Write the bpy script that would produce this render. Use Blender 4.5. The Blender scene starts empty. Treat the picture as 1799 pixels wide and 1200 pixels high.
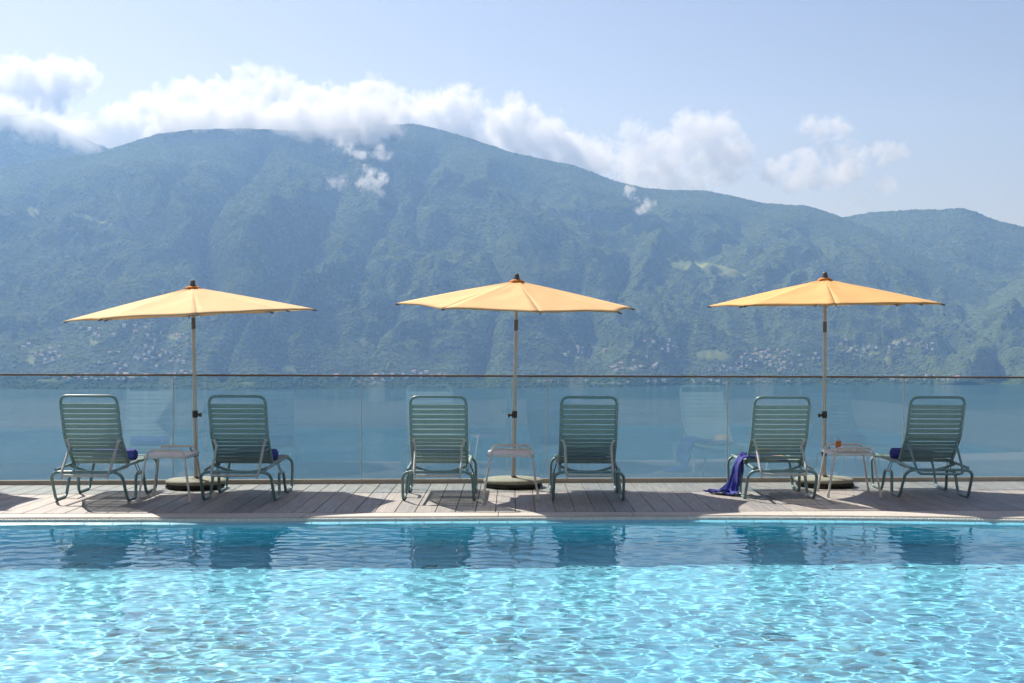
import bpy, math, random
import numpy as np
from mathutils import Vector, Matrix

random.seed(7)
RNG = np.random.default_rng(11)
scene = bpy.context.scene
C = scene.collection

# ------------------------------------------------------------------ camera
F = 2400.0            # focal length in photograph pixels (photograph 1799 wide)
H = 1.57              # eye height above the deck
HOR = 605.0           # horizon row
ROLL = 0.0047
cam_d = bpy.data.cameras.new('camera')
cam = bpy.data.objects.new('camera', cam_d)
C.objects.link(cam)
cam_d.sensor_width = 36.0
cam_d.lens = 36.0 * F / 1799.0
cam_d.shift_y = (HOR - 600.0) / 1799.0
cam_d.clip_start = 0.1
cam_d.clip_end = 60000.0
cam.location = (0, 0, H)
cam.rotation_euler = (math.pi / 2, -ROLL, 0)
scene.camera = cam

# ------------------------------------------------------------------ light
SUN = Vector((-1.2, 1.7, 2.25)).normalized()      # towards the sun
SUN_EL = math.asin(SUN.z)
SUN_AZ = math.atan2(SUN.x, SUN.y)                 # clockwise from +Y
world = bpy.data.worlds.new('World')
scene.world = world
world.use_nodes = True
wn = world.node_tree.nodes
wl = world.node_tree.links
wn.clear()
sky = wn.new('ShaderNodeTexSky')
sky.sky_type = 'NISHITA'
sky.sun_disc = False
sky.sun_elevation = SUN_EL
sky.sun_rotation = SUN_AZ
sky.altitude = 400
sky.air_density = 1.0
sky.dust_density = 1.7
sky.ozone_density = 1.6
bg = wn.new('ShaderNodeBackground')
bg.inputs['Strength'].default_value = 0.050
wo = wn.new('ShaderNodeOutputWorld')
wb = wn.new('ShaderNodeMix')            # white balance of the sky
wb.data_type = 'RGBA'
wb.blend_type = 'MULTIPLY'
wb.inputs[0].default_value = 1.0
wb.inputs[7].default_value = (0.94, 0.83, 0.87, 1)
wl.new(sky.outputs[0], wb.inputs[6])
wl.new(wb.outputs[2], bg.inputs[0])
wl.new(bg.outputs[0], wo.inputs[0])

sun_d = bpy.data.lights.new('sun', 'SUN')
sun_d.energy = 4.0
sun_d.angle = math.radians(0.53)
sun_d.color = (1.0, 0.95, 0.88)
sun = bpy.data.objects.new('sun', sun_d)
C.objects.link(sun)
sun.location = (-60, 85, 112)
sun.rotation_euler = SUN.to_track_quat('Z', 'Y').to_euler()
sun_d.cycles.is_caustics_light = True

vs = scene.view_settings
vs.view_transform = 'Standard'
vs.look = 'None'
vs.exposure = 1.08
vs.gamma = 1.0
vs.use_curve_mapping = False
cy = scene.cycles
cy.max_bounces = 20
cy.diffuse_bounces = 8
cy.glossy_bounces = 4
cy.transmission_bounces = 12
cy.transparent_max_bounces = 16
cy.volume_bounces = 10
cy.caustics_reflective = False
cy.caustics_refractive = True
cy.sample_clamp_indirect = 6.0
cy.sample_clamp_direct = 0.0
cy.use_denoising = True
cy.volume_step_rate = 1.5
cy.volume_max_steps = 256


def unroll(x, y):
    xr, yr = x - 899.5, y - 600.0
    return xr + yr * ROLL, yr - xr * ROLL - (HOR - 600.0)


def at(x, y, Y):
    """world point that the photograph shows at pixel (x, y), Y metres ahead"""
    a, b = unroll(x, y)
    return Vector((a / F * Y, Y, H - b / F * Y))


# ------------------------------------------------------------------ helpers
def tag(o, label=None, cat=None, group=None, kind=None):
    if label: o['label'] = label
    if cat: o['category'] = cat
    if group: o['group'] = group
    if kind: o['kind'] = kind
    return o


def empty(name, loc, rz=0.0):
    o = bpy.data.objects.new(name, None)
    o.empty_display_size = 0.1
    C.objects.link(o)
    o.location = loc
    o.rotation_euler = (0, 0, rz)
    return o


def link(name, me, parent=None, loc=None, rot=None):
    o = bpy.data.objects.new(name, me)
    C.objects.link(o)
    if parent is not None: o.parent = parent
    if loc is not None: o.location = loc
    if rot is not None: o.rotation_euler = rot
    return o


class MB:
    """collects shapes; build() links them as one mesh object"""
    def __init__(s):
        s.v, s.f, s.m, s.sm = [], [], [], []

    def add(s, vs_, fs_, mi=0, smooth=False):
        n = len(s.v)
        s.v += [tuple(p) for p in vs_]
        for f in fs_:
            s.f.append(tuple(i + n for i in f))
            s.m.append(mi)
            s.sm.append(smooth)
        return s

    def box(s, a, b, mi=0, bev=0.0):
        (x0, y0, z0), (x1, y1, z1) = a, b
        if bev <= 0:
            v = [(x0, y0, z0), (x1, y0, z0), (x1, y1, z0), (x0, y1, z0), (x0, y0, z1), (x1, y0, z1), (x1, y1, z1), (x0, y1, z1)]
            return s.add(v, [(3, 2, 1, 0), (4, 5, 6, 7), (0, 1, 5, 4), (1, 2, 6, 5), (2, 3, 7, 6), (3, 0, 4, 7)], mi)
        e = bev
        v = [(x0, y0, z0), (x1, y0, z0), (x1, y1, z0), (x0, y1, z0),
             (x0, y0, z1 - e), (x1, y0, z1 - e), (x1, y1, z1 - e), (x0, y1, z1 - e),
             (x0 + e, y0 + e, z1), (x1 - e, y0 + e, z1), (x1 - e, y1 - e, z1), (x0 + e, y1 - e, z1)]
        f = [(3, 2, 1, 0), (8, 9, 10, 11)]
        for k in range(4):
            j = (k + 1) % 4
            f += [(k, j, 4 + j, 4 + k), (4 + k, 4 + j, 8 + j, 8 + k)]
        return s.add(v, f, mi)

    def tube(s, pts, r, n=8, closed=False, mi=0, r2=None):
        P = [Vector(p) for p in pts]
        m = len(P)
        T = []
        for i in range(m):
            a = P[(i - 1) % m] if (closed or i > 0) else P[i]
            b = P[(i + 1) % m] if (closed or i < m - 1) else P[i]
            d = (b - a)
            T.append(d.normalized() if d.length > 1e-9 else Vector((0, 0, 1)))
        up = Vector((0, 0, 1)) if abs(T[0].z) < 0.9 else Vector((1, 0, 0))
        N = (up - T[0] * up.dot(T[0])).normalized()
        vs_, fs_ = [], []
        for i in range(m):
            if i: N = (N - T[i] * N.dot(T[i])).normalized()
            B = T[i].cross(N)
            rr = r if r2 is None else r + (r2 - r) * i / (m - 1)
            for k in range(n):
                a = 2 * math.pi * k / n
                vs_.append(P[i] + (N * math.cos(a) + B * math.sin(a)) * rr)
        # twist of a closed loop: join by nearest start
        off = 0
        if closed:
            best = None
            for o in range(n):
                d = (vs_[(m - 1) * n + o] - vs_[0]).length
                if best is None or d < best: best, off = d, o
        for i in range(m if closed else m - 1):
            j = (i + 1) % m
            sh = off if (closed and j == 0) else 0
            for k in range(n):
                k2 = (k + 1) % n
                if sh or (closed and j == 0):
                    fs_.append((i * n + (k + sh) % n, i * n + (k2 + sh) % n, j * n + k2, j * n + k))
                else:
                    fs_.append((i * n + k, i * n + k2, j * n + k2, j * n + k))
        s.add(vs_, fs_, mi, True)
        if not closed:
            s.add(vs_[:n], [tuple(reversed(range(n)))], mi)
            s.add(vs_[-n:], [tuple(range(n))], mi)
        return s

    def lathe(s, prof, n=24, c=(0, 0, 0), mi=0, smooth=True, caps=True):
        vs_, fs_ = [], []
        for (r, z) in prof:
            for k in range(n):
                a = 2 * math.pi * k / n
                vs_.append((c[0] + r * math.cos(a), c[1] + r * math.sin(a), c[2] + z))
        for i in range(len(prof) - 1):
            for k in range(n):
                k2 = (k + 1) % n
                fs_.append((i * n + k, i * n + k2, (i + 1) * n + k2, (i + 1) * n + k))
        s.add(vs_, fs_, mi, smooth)
        if caps:
            s.add(vs_[:n], [tuple(reversed(range(n)))], mi)
            s.add(vs_[-n:], [tuple(range(n))], mi)
        return s

    def mesh(s, name, mats):
        me = bpy.data.meshes.new(name)
        me.from_pydata(s.v, [], s.f)
        if not isinstance(mats, (list, tuple)): mats = [mats]
        for m in mats: me.materials.append(m)
        me.polygons.foreach_set('material_index', s.m)
        me.polygons.foreach_set('use_smooth', s.sm)
        me.update()
        return me

    def build(s, name, mats, parent=None, loc=None, rot=None):
        return link(name, s.mesh(name, mats), parent, loc, rot)


def fillet(pts, r, n=5, closed=False):
    """round the corners of a polyline"""
    P = [Vector(p) for p in pts]
    m = len(P)
    out = []
    for i in range(m):
        if not closed and i in (0, m - 1):
            out.append(P[i]); continue
        a, b, c = P[(i - 1) % m], P[i], P[(i + 1) % m]
        rr = r[i] if isinstance(r, (list, tuple)) else r
        u, w = (a - b), (c - b)
        t = min(rr, u.length * 0.48, w.length * 0.48)
        p0, p1 = b + u.normalized() * t, b + w.normalized() * t
        for k in range(n + 1):
            s_ = k / n
            out.append(p0 * (1 - s_) ** 2 + b * 2 * s_ * (1 - s_) + p1 * s_ ** 2)
    return out


def grid_mesh(name, P, mat, smooth=True, close_u=False):
    """P: numpy (n, m, 3)"""
    n, m, _ = P.shape
    idx = np.arange(n * m).reshape(n, m)
    a, b, c, d = idx[:-1, :-1], idx[1:, :-1], idx[1:, 1:], idx[:-1, 1:]
    faces = np.stack([a, b, c, d], -1).reshape(-1, 4)
    me = bpy.data.meshes.new(name)
    me.vertices.add(n * m)
    me.vertices.foreach_set('co', P.reshape(-1).astype(np.float32))
    nf = len(faces)
    me.loops.add(nf * 4)
    me.loops.foreach_set('vertex_index', faces.reshape(-1).astype(np.int32))
    me.polygons.add(nf)
    me.polygons.foreach_set('loop_start', np.arange(0, nf * 4, 4, dtype=np.int32))
    me.polygons.foreach_set('loop_total', np.full(nf, 4, dtype=np.int32))
    me.polygons.foreach_set('use_smooth', np.full(nf, smooth))
    me.materials.append(mat)
    me.update(calc_edges=True)
    me.validate()
    return me


# ------------------------------------------------------------------ materials
class NT:
    def __init__(s, name):
        s.mat = bpy.data.materials.new(name)
        s.mat.use_nodes = True
        s.t = s.mat.node_tree
        s.t.nodes.clear()
        s.out = s.t.nodes.new('ShaderNodeOutputMaterial')

    def n(s, typ, **kw):
        nd = s.t.nodes.new('ShaderNode' + typ)
        for k, v in kw.items():
            if k.startswith('i_'):
                key = k[2:].replace('_', ' ')
                inp = nd.inputs[int(key)] if key.isdigit() else nd.inputs[key]
                if hasattr(v, 'is_output') or isinstance(v, bpy.types.NodeSocket): s.t.links.new(v, inp)
                else: inp.default_value = v
            else:
                setattr(nd, k, v)
        return nd

    def l(s, a, b): s.t.links.new(a, b)

    def surf(s, sock): s.l(sock, s.out.inputs['Surface']); return s.mat


def col(c): return (c[0], c[1], c[2], 1.0)


def ramp(nt, fac, stops):
    r = nt.n('ValToRGB')
    el = r.color_ramp.elements
    while len(el) < len(stops): el.new(0.5)
    for e, (p, c) in zip(el, stops):
        e.position = p
        e.color = col(c)
    nt.l(fac, r.inputs[0])
    return r.outputs[0]


def mixc(nt, fac, a, b, blend='MIX'):
    m = nt.n('Mix', data_type='RGBA', blend_type=blend)
    for i, v in ((0, fac), (6, a), (7, b)):
        if isinstance(v, bpy.types.NodeSocket): nt.l(v, m.inputs[i])
        else: m.inputs[i].default_value = v if i == 0 else col(v)
    return m.outputs[2]


def noise(nt, vec, scale, detail=4, rough=0.55, dist=0.0):
    n_ = nt.n('TexNoise', i_Scale=scale, i_Detail=detail, i_Roughness=rough, i_Distortion=dist)
    if vec is not None: nt.l(vec, n_.inputs['Vector'])
    return n_.outputs[0]


def objvec(nt, scale=(1, 1, 1), rnd=False):
    tc = nt.n('TexCoord')
    mp = nt.n('Mapping')
    mp.inputs['Scale'].default_value = scale
    nt.l(tc.outputs['Object'], mp.inputs['Vector'])
    if rnd:
        oi = nt.n('ObjectInfo')
        mu = nt.n('VectorMath', operation='SCALE')
        mu.inputs[0].default_value = (37.0, 91.0, 53.0)
        nt.l(oi.outputs['Random'], mu.inputs['Scale'])
        nt.l(mu.outputs[0], mp.inputs['Location'])
        return mp.outputs[0], oi.outputs['Random']
    return mp.outputs[0]


def simple(name, c, rough=0.5, metal=0.0, var=0.12, scale=25.0, spec=0.5, bump=0.0, bscale=200.0):
    nt = NT(name)
    v = objvec(nt)
    nz = noise(nt, v, scale, 5)
    cc = ramp(nt, nz, [(0.3, [x * (1 - var) for x in c]), (0.7, [min(1, x * (1 + var)) for x in c])])
    b = nt.n('BsdfPrincipled', i_Roughness=rough, i_Metallic=metal)
    nt.l(cc, b.inputs['Base Color'])
    b.inputs['Specular IOR Level'].default_value = spec
    rr = nt.n('MapRange')
    rr.inputs['To Min'].default_value = max(0.02, rough - 0.1)
    rr.inputs['To Max'].default_value = min(1, rough + 0.12)
    nt.l(nz, rr.inputs[0]); nt.l(rr.outputs[0], b.inputs['Roughness'])
    if bump:
        bp = nt.n('Bump', i_Strength=bump, i_Distance=0.002)
        nt.l(noise(nt, v, bscale, 3), bp.inputs['Height'])
        nt.l(bp.outputs[0], b.inputs['Normal'])
    return nt.surf(b.outputs[0])


def cloth(name, c, trans, bscale=600.0, var=0.08, bump=0.3, vs=8.0, c2=None):
    nt = NT(name)
    v = objvec(nt)
    nz = noise(nt, v, vs, 4)
    cc = ramp(nt, nz, [(0.3, [x * (1 - var) for x in c]), (0.7, [min(1, x * (1 + var)) for x in c])])
    d = nt.n('BsdfPrincipled', i_Roughness=0.8)
    d.inputs['Specular IOR Level'].default_value = 0.2
    nt.l(cc, d.inputs['Base Color'])
    bp = nt.n('Bump', i_Strength=bump, i_Distance=0.002)
    nt.l(noise(nt, v, bscale, 2), bp.inputs['Height'])
    nt.l(bp.outputs[0], d.inputs['Normal'])
    if trans <= 0: return nt.surf(d.outputs[0])
    t = nt.n('BsdfTranslucent')
    if c2: t.inputs[0].default_value = col(c2)
    else: nt.l(cc, t.inputs[0])
    m = nt.n('MixShader', i_0=trans)
    nt.l(d.outputs[0], m.inputs[1]); nt.l(t.outputs[0], m.inputs[2])
    return nt.surf(m.outputs[0])


def thin_glass(name, tint, ior=1.5, rough=0.0, scale=1.0):
    nt = NT(name)
    tr = nt.n('BsdfTransparent'); tr.inputs[0].default_value = col(tint)
    gl = nt.n('BsdfGlossy', i_Roughness=rough); gl.inputs[0].default_value = (1, 1, 1, 1)
    fr = nt.n('Fresnel', i_IOR=ior)
    mu = nt.n('Math', operation='MULTIPLY'); mu.inputs[1].default_value = scale
    nt.l(fr.outputs[0], mu.inputs[0])
    ge = nt.n('NewGeometry')
    inv = nt.n('Math', operation='SUBTRACT'); inv.inputs[0].default_value = 1.0
    nt.l(ge.outputs['Backfacing'], inv.inputs[1])
    m2 = nt.n('Math', operation='MULTIPLY')
    nt.l(mu.outputs[0], m2.inputs[0]); nt.l(inv.outputs[0], m2.inputs[1])
    mx = nt.n('MixShader')
    nt.l(m2.outputs[0], mx.inputs[0]); nt.l(tr.outputs[0], mx.inputs[1]); nt.l(gl.outputs[0], mx.inputs[2])
    return nt.surf(mx.outputs[0])


def wood_mat():
    nt = NT('deck_wood')
    v, rnd = objvec(nt, (1, 1, 1), True)
    st = nt.n('Mapping'); st.inputs['Scale'].default_value = (14.0, 0.9, 1.0); nt.l(v, st.inputs['Vector'])
    n1 = noise(nt, st.outputs[0], 3.0, 6, 0.65, 0.9)
    n2 = noise(nt, v, 2.2, 4)
    base = ramp(nt, n1, [(0.25, (0.158, 0.154, 0.149)), (0.5, (0.255, 0.249, 0.241)), (0.75, (0.365, 0.357, 0.347))])
    tint = ramp(nt, rnd, [(0.0, (0.78, 0.79, 0.82)), (0.5, (1.0, 0.97, 0.95)), (1.0, (1.10, 1.02, 0.96))])
    c1 = mixc(nt, 1.0, base, tint, 'MULTIPLY')
    # pale swirling grain lines
    wv = nt.n('TexWave', wave_type='BANDS', bands_direction='X')
    wv.inputs['Scale'].default_value = 5.0
    wv.inputs['Distortion'].default_value = 9.0
    wv.inputs['Detail'].default_value = 2.5
    wv.inputs['Detail Scale'].default_value = 1.3
    s2 = nt.n('Mapping'); s2.inputs['Scale'].default_value = (2.4, 0.55, 1.0); nt.l(v, s2.inputs['Vector'])
    nt.l(s2.outputs[0], wv.inputs['Vector'])
    ln = ramp(nt, wv.outputs[1], [(0.90, (0, 0, 0)), (0.99, (1, 1, 1))])
    pm = ramp(nt, n2, [(0.48, (0, 0, 0)), (0.66, (0.55, 0.55, 0.55))])
    mk = mixc(nt, 1.0, ln, pm, 'MULTIPLY')
    c2 = mixc(nt, mk, c1, (0.42, 0.40, 0.39))
    b = nt.n('BsdfPrincipled')
    nt.l(c2, b.inputs['Base Color'])
    rr = nt.n('MapRange'); rr.inputs['To Min'].default_value = 0.42; rr.inputs['To Max'].default_value = 0.75
    nt.l(n2, rr.inputs[0]); nt.l(rr.outputs[0], b.inputs['Roughness'])
    bp = nt.n('Bump', i_Strength=0.35, i_Distance=0.003)
    nt.l(n1, bp.inputs['Height']); nt.l(bp.outputs[0], b.inputs['Normal'])
    return nt.surf(b.outputs[0])


def granite(name, c, k=0.35):
    nt = NT(name)
    v = objvec(nt)
    n1 = noise(nt, v, 160.0, 3, 0.7)
    n2 = noise(nt, v, 1.3, 4)
    a = ramp(nt, n1, [(0.35, [x * (1 - k) for x in c]), (0.5, c), (0.68, [min(1, x * (1 + k * .6)) for x in c])])
    s = ramp(nt, n2, [(0.3, (0.82, 0.80, 0.78)), (0.7, (1.08, 1.06, 1.05))])
    b = nt.n('BsdfPrincipled', i_Roughness=0.72)
    nt.l(mixc(nt, 1.0, a, s, 'MULTIPLY'), b.inputs['Base Color'])
    bp = nt.n('Bump', i_Strength=0.3, i_Distance=0.002)
    nt.l(n1, bp.inputs['Height']); nt.l(bp.outputs[0], b.inputs['Normal'])
    return nt.surf(b.outputs[0])


def tile_mat(name, c, horizontal):
    nt = NT(name)
    tc = nt.n('TexCoord')
    mp = nt.n('Mapping')
    if not horizontal: mp.inputs['Rotation'].default_value = (math.radians(90), 0, 0)
    nt.l(tc.outputs['Object'], mp.inputs['Vector'])
    br = nt.n('TexBrick')
    br.offset = 0.5 if not horizontal else 0.0
    br.inputs['Color1'].default_value = col([x * 0.93 for x in c])
    br.inputs['Color2'].default_value = col([min(1, x * 1.05) for x in c])
    br.inputs['Mortar'].default_value = col([x * (0.82 if horizontal else 0.62) for x in c])
    br.inputs['Scale'].default_value = 1.0
    br.inputs['Mortar Size'].default_value = 0.004
    br.inputs['Brick Width'].default_value = 0.25
    br.inputs['Row Height'].default_value = 0.125
    nt.l(mp.outputs[0], br.inputs['Vector'])
    nz = noise(nt, tc.outputs['Object'], 1.1, 3)
    s = ramp(nt, nz, [(0.3, (0.92, 0.94, 0.95)), (0.7, (1.05, 1.03, 1.02))])
    b = nt.n('BsdfPrincipled', i_Roughness=0.35)
    nt.l(mixc(nt, 1.0, br.outputs[0], s, 'MULTIPLY'), b.inputs['Base Color'])
    return nt.surf(b.outputs[0])


def water_mat():
    nt = NT('pool_water')
    g = nt.n('BsdfGlass', i_Roughness=0.0, i_IOR=1.333)
    g.inputs[0].default_value = (0.86, 0.98, 1.0, 1)
    return nt.surf(g.outputs[0])


def lake_mat():
    nt = NT('lake_water')
    tc = nt.n('TexCoord')
    mp = nt.n('Mapping'); mp.inputs['Scale'].default_value = (1, 1, 1)
    nt.l(tc.outputs['Object'], mp.inputs['Vector'])
    n1 = noise(nt, mp.outputs[0], 0.35, 4, 0.6)
    n2 = noise(nt, mp.outputs[0], 0.0035, 5, 0.6, 1.0)
    b = nt.n('BsdfPrincipled', i_Roughness=0.16, i_IOR=1.333)
    b.inputs['Base Color'].default_value = (0.018, 0.065, 0.080, 1)
    rr = nt.n('MapRange'); rr.inputs['To Min'].default_value = 0.10; rr.inputs['To Max'].default_value = 0.30
    nt.l(n2, rr.inputs[0]); nt.l(rr.outputs[0], b.inputs['Roughness'])
    bp = nt.n('Bump', i_Strength=0.25, i_Distance=0.3)
    nt.l(n1, bp.inputs['Height']); nt.l(bp.outputs[0], b.inputs['Normal'])
    return nt.surf(b.outputs[0])


def terrain_mat():
    nt = NT('mountain_ground')
    tc = nt.n('TexCoord')
    n1 = noise(nt, tc.outputs['Object'], 0.02, 6, 0.65)
    n2 = noise(nt, tc.outputs['Object'], 0.0022, 4)
    g = ramp(nt, n1, [(0.3, (0.045, 0.066, 0.030)), (0.7, (0.075, 0.105, 0.042))])
    g = mixc(nt, n2, g, (0.06, 0.088, 0.038))
    at_ = nt.n('Attribute', attribute_name='meadow')
    m = ramp(nt, n1, [(0.3, (0.13, 0.17, 0.065)), (0.7, (0.19, 0.215, 0.09))])
    c = mixc(nt, at_.outputs['Fac'], g, m)
    b = nt.n('BsdfDiffuse')
    nt.l(c, b.inputs[0])
    return nt.surf(b.outputs[0])


def crown_mat():
    nt = NT('forest_crown')
    oi = nt.n('ObjectInfo')
    geo = nt.n('NewGeometry')
    n2 = noise(nt, geo.outputs['Position'], 0.004, 4)
    c = ramp(nt, oi.outputs['Random'], [(0.0, (0.066, 0.096, 0.040)), (0.45, (0.080, 0.114, 0.045)), (0.8, (0.090, 0.126, 0.048)), (1.0, (0.115, 0.150, 0.056))])
    s = ramp(nt, n2, [(0.3, (0.78, 0.82, 0.88)), (0.7, (1.22, 1.18, 1.04))])
    b = nt.n('BsdfDiffuse')
    nt.l(mixc(nt, 1.0, c, s, 'MULTIPLY'), b.inputs[0])
    return nt.surf(b.outputs[0])


M = dict(
    tube=simple('teal_paint', (0.16, 0.265, 0.275), 0.36, 0.0, 0.10, 30, 0.5),
    strap=cloth('teal_vinyl', (0.315, 0.435, 0.428), 0.16, 900, 0.06, 0.05, 12),
    bail=simple('pale_grey_paint', (0.50, 0.50, 0.48), 0.42, 0.0, 0.08, 30),
    clip=simple('pale_plastic', (0.62, 0.70, 0.70), 0.5),
    wood=wood_mat(),
    under=simple('deck_void', (0.02, 0.018, 0.016), 0.9),
    coping=granite('coping_stone', (0.485, 0.465, 0.43)),
    terrace=granite('terrace_stone', (0.17, 0.165, 0.16)),
    grate=simple('white_grate', (0.72, 0.73, 0.72), 0.5),
    tile=simple('edge_tile', (0.15, 0.47, 0.62), 0.3, 0, 0.08, 6),
    wall=tile_mat('pool_wall_tiles', (0.04, 0.77, 0.99), False),
    floor=tile_mat('pool_floor_tiles', (0.30, 0.76, 0.985), True),
    water=water_mat(),
    lake=lake_mat(),
    terrain=terrain_mat(),
    crown=crown_mat(),
    glass=thin_glass('balustrade_glass', (0.87, 0.935, 0.95), 1.5, 0.0, 2.5),
    seal=simple('clear_seal', (0.45, 0.52, 0.56), 0.3),
    rail=simple('bronze_rail', (0.17, 0.115, 0.085), 0.35, 0.6, 0.1, 10),
    channel=simple('anodised_channel', (0.42, 0.375, 0.325), 0.5, 0.1, 0.1, 8),
    fabric=cloth('peach_canvas', (0.88, 0.62, 0.335), 0.35, 420, 0.05, 0.15, 3.0),
    fabric2=cloth('orange_canvas', (0.78, 0.34, 0.08), 0.3, 420, 0.05, 0.2, 8.0),
    fabric3=cloth('apricot_canvas', (0.87, 0.555, 0.245), 0.35, 420, 0.06, 0.15, 3.0),
    fabric4=cloth('pale_peach_canvas', (0.90, 0.66, 0.39), 0.35, 420, 0.06, 0.15, 3.0),  # paler canvas tone, used on the left parasol only
    dark=simple('dark_plastic', (0.035, 0.03, 0.026), 0.45),
    finial=simple('brown_plastic', (0.075, 0.06, 0.05), 0.4),
    pole=simple('satin_pole', (0.52, 0.50, 0.46), 0.32, 0.75, 0.06, 14),
    sleeve=simple('grey_sleeve', (0.17, 0.15, 0.13), 0.5, 0.4),
    lid=simple('khaki_base_cover', (0.33, 0.31, 0.245), 0.75, 0, 0.15, 14, 0.3, 0.4, 90),
    tray=simple('black_base_tray', (0.03, 0.03, 0.026), 0.7),
    table=simple('cream_paint', (0.64, 0.63, 0.61), 0.42, 0, 0.06, 20),
    tabletop=simple('pale_tabletop', (0.67, 0.67, 0.68), 0.5, 0, 0.05, 12, 0.4),
    towel=cloth('purple_terry', (0.066, 0.078, 0.34), 0.05, 260, 0.25, 1.0, 60.0),
    straw=simple('straw', (0.55, 0.40, 0.20), 0.8, 0, 0.25, 60),
    band=simple('hat_band', (0.05, 0.06, 0.10), 0.8),
    paper=cloth('paper', (0.80, 0.77, 0.72), 0.1, 300, 0.04, 0.05, 6),
    cover=simple('book_cover', (0.08, 0.14, 0.17), 0.4),
    juice=cloth('orange_juice', (0.95, 0.33, 0.02), 0.6, 50, 0.04, 0.0, 20),
    tumbler=thin_glass('tumbler_glass', (0.93, 0.96, 0.96), 1.45),
    leaf=simple('dry_leaf', (0.50, 0.20, 0.05), 0.8),
    hwall=simple('house_wall', (0.72, 0.67, 0.60), 0.9, 0, 0.1, 0.1),
    hwall2=simple('house_wall_white', (0.88, 0.86, 0.82), 0.9, 0, 0.06, 0.1),
    hwall3=simple('house_wall_ochre', (0.70, 0.55, 0.38), 0.9, 0, 0.1, 0.1),
    hroof=simple('house_roof_tile', (0.36, 0.19, 0.125), 0.9, 0, 0.2, 0.2),
    hroof2=simple('house_roof_slate', (0.33, 0.28, 0.25), 0.9, 0, 0.2, 0.2),
    hwin=simple('house_window', (0.05, 0.06, 0.07), 0.3),
    hwhite=simple('hotel_render', (0.80, 0.77, 0.72), 0.9, 0, 0.04, 0.5),
    hstone=simple('hotel_stone', (0.20, 0.19, 0.18), 0.85, 0, 0.15, 1.5),
    mast=simple('mast_steel', (0.25, 0.26, 0.27), 0.6, 0.3),
    soil=simple('hillside_soil', (0.09, 0.10, 0.05), 0.95, 0, 0.4, 0.3),
)

# ------------------------------------------------------------------ numpy noise
def perlin(x, y, seed=0):
    r = np.random.default_rng(seed)
    g = r.uniform(0, 2 * np.pi, (256, 256))
    gx, gy = np.cos(g), np.sin(g)
    xi, yi = np.floor(x).astype(int), np.floor(y).astype(int)
    xf, yf = x - xi, y - yi
    u, v = xf ** 3 * (xf * (xf * 6 - 15) + 10), yf ** 3 * (yf * (yf * 6 - 15) + 10)

    def d(ix, iy, fx, fy):
        a, b = ix % 256, iy % 256
        return gx[a, b] * fx + gy[a, b] * fy
    n00, n10 = d(xi, yi, xf, yf), d(xi + 1, yi, xf - 1, yf)
    n01, n11 = d(xi, yi + 1, xf, yf - 1), d(xi + 1, yi + 1, xf - 1, yf - 1)
    return (n00 * (1 - u) + n10 * u) * (1 - v) + (n01 * (1 - u) + n11 * u) * v


def fbm(x, y, oct_=4, seed=0, ridged=False):
    s, a, t = 0.0, 1.0, 0.0
    for o in range(oct_):
        n_ = perlin(x * 2 ** o + 17.3 * o, y * 2 ** o - 9.1 * o, seed + o)
        if ridged: n_ = 0.5 - np.abs(n_) * 1.8
        s = s + a * n_
        t += a
        a *= 0.5
    return s / t


def sstep(a, b, x):
    t = np.clip((x - a) / (b - a), 0, 1)
    return t * t * (3 - 2 * t)

# ================================================================== terrain
LAKE_Z = H - 180.0
lk = MB().add([(-9000, 60, LAKE_Z), (9000, 60, LAKE_Z), (9000, 9000, LAKE_Z), (-9000, 9000, LAKE_Z)], [(0, 1, 2, 3)])
tag(lk.build('lake', M['lake']), kind='structure')

# the slope that carries the terrace, falling to the lake below the line of sight
hx = np.linspace(-700, 700, 60)
hy = np.concatenate([np.linspace(-60, 15.2, 12), 15.2 + np.geomspace(0.8, 420, 34)])
HX, HY = np.meshgrid(hx, hy, indexing='ij')
HZ = -3.0 - np.maximum(HY - 15.2, 0) * 0.62 + fbm(HX / 40, HY / 40, 4, 90) * np.clip((HY - 15) / 8, 0, 6)
HZ = np.where(HY > 250, HZ - 2, HZ)
tag(link('hillside', grid_mesh('hillside', np.stack([HX, HY, HZ], -1), M['soil'])), kind='structure')


def interp(pts, x):
    p = np.array(pts, float)
    return np.interp(x, p[:, 0], p[:, 1])


def unroll_pts(pts):
    return [(899.5 + unroll(x, y)[0], HOR + unroll(x, y)[1]) for x, y in pts]


def polydist(px, py, line):
    best = np.full(px.shape, 1e9)
    for (x0, y0), (x1, y1) in zip(line[:-1], line[1:]):
        dx, dy = x1 - x0, y1 - y0
        t = np.clip(((px - x0) * dx + (py - y0) * dy) / (dx * dx + dy * dy), 0, 1)
        best = np.minimum(best, np.hypot(px - x0 - t * dx, (py - y0 - t * dy)))
    return best


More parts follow.
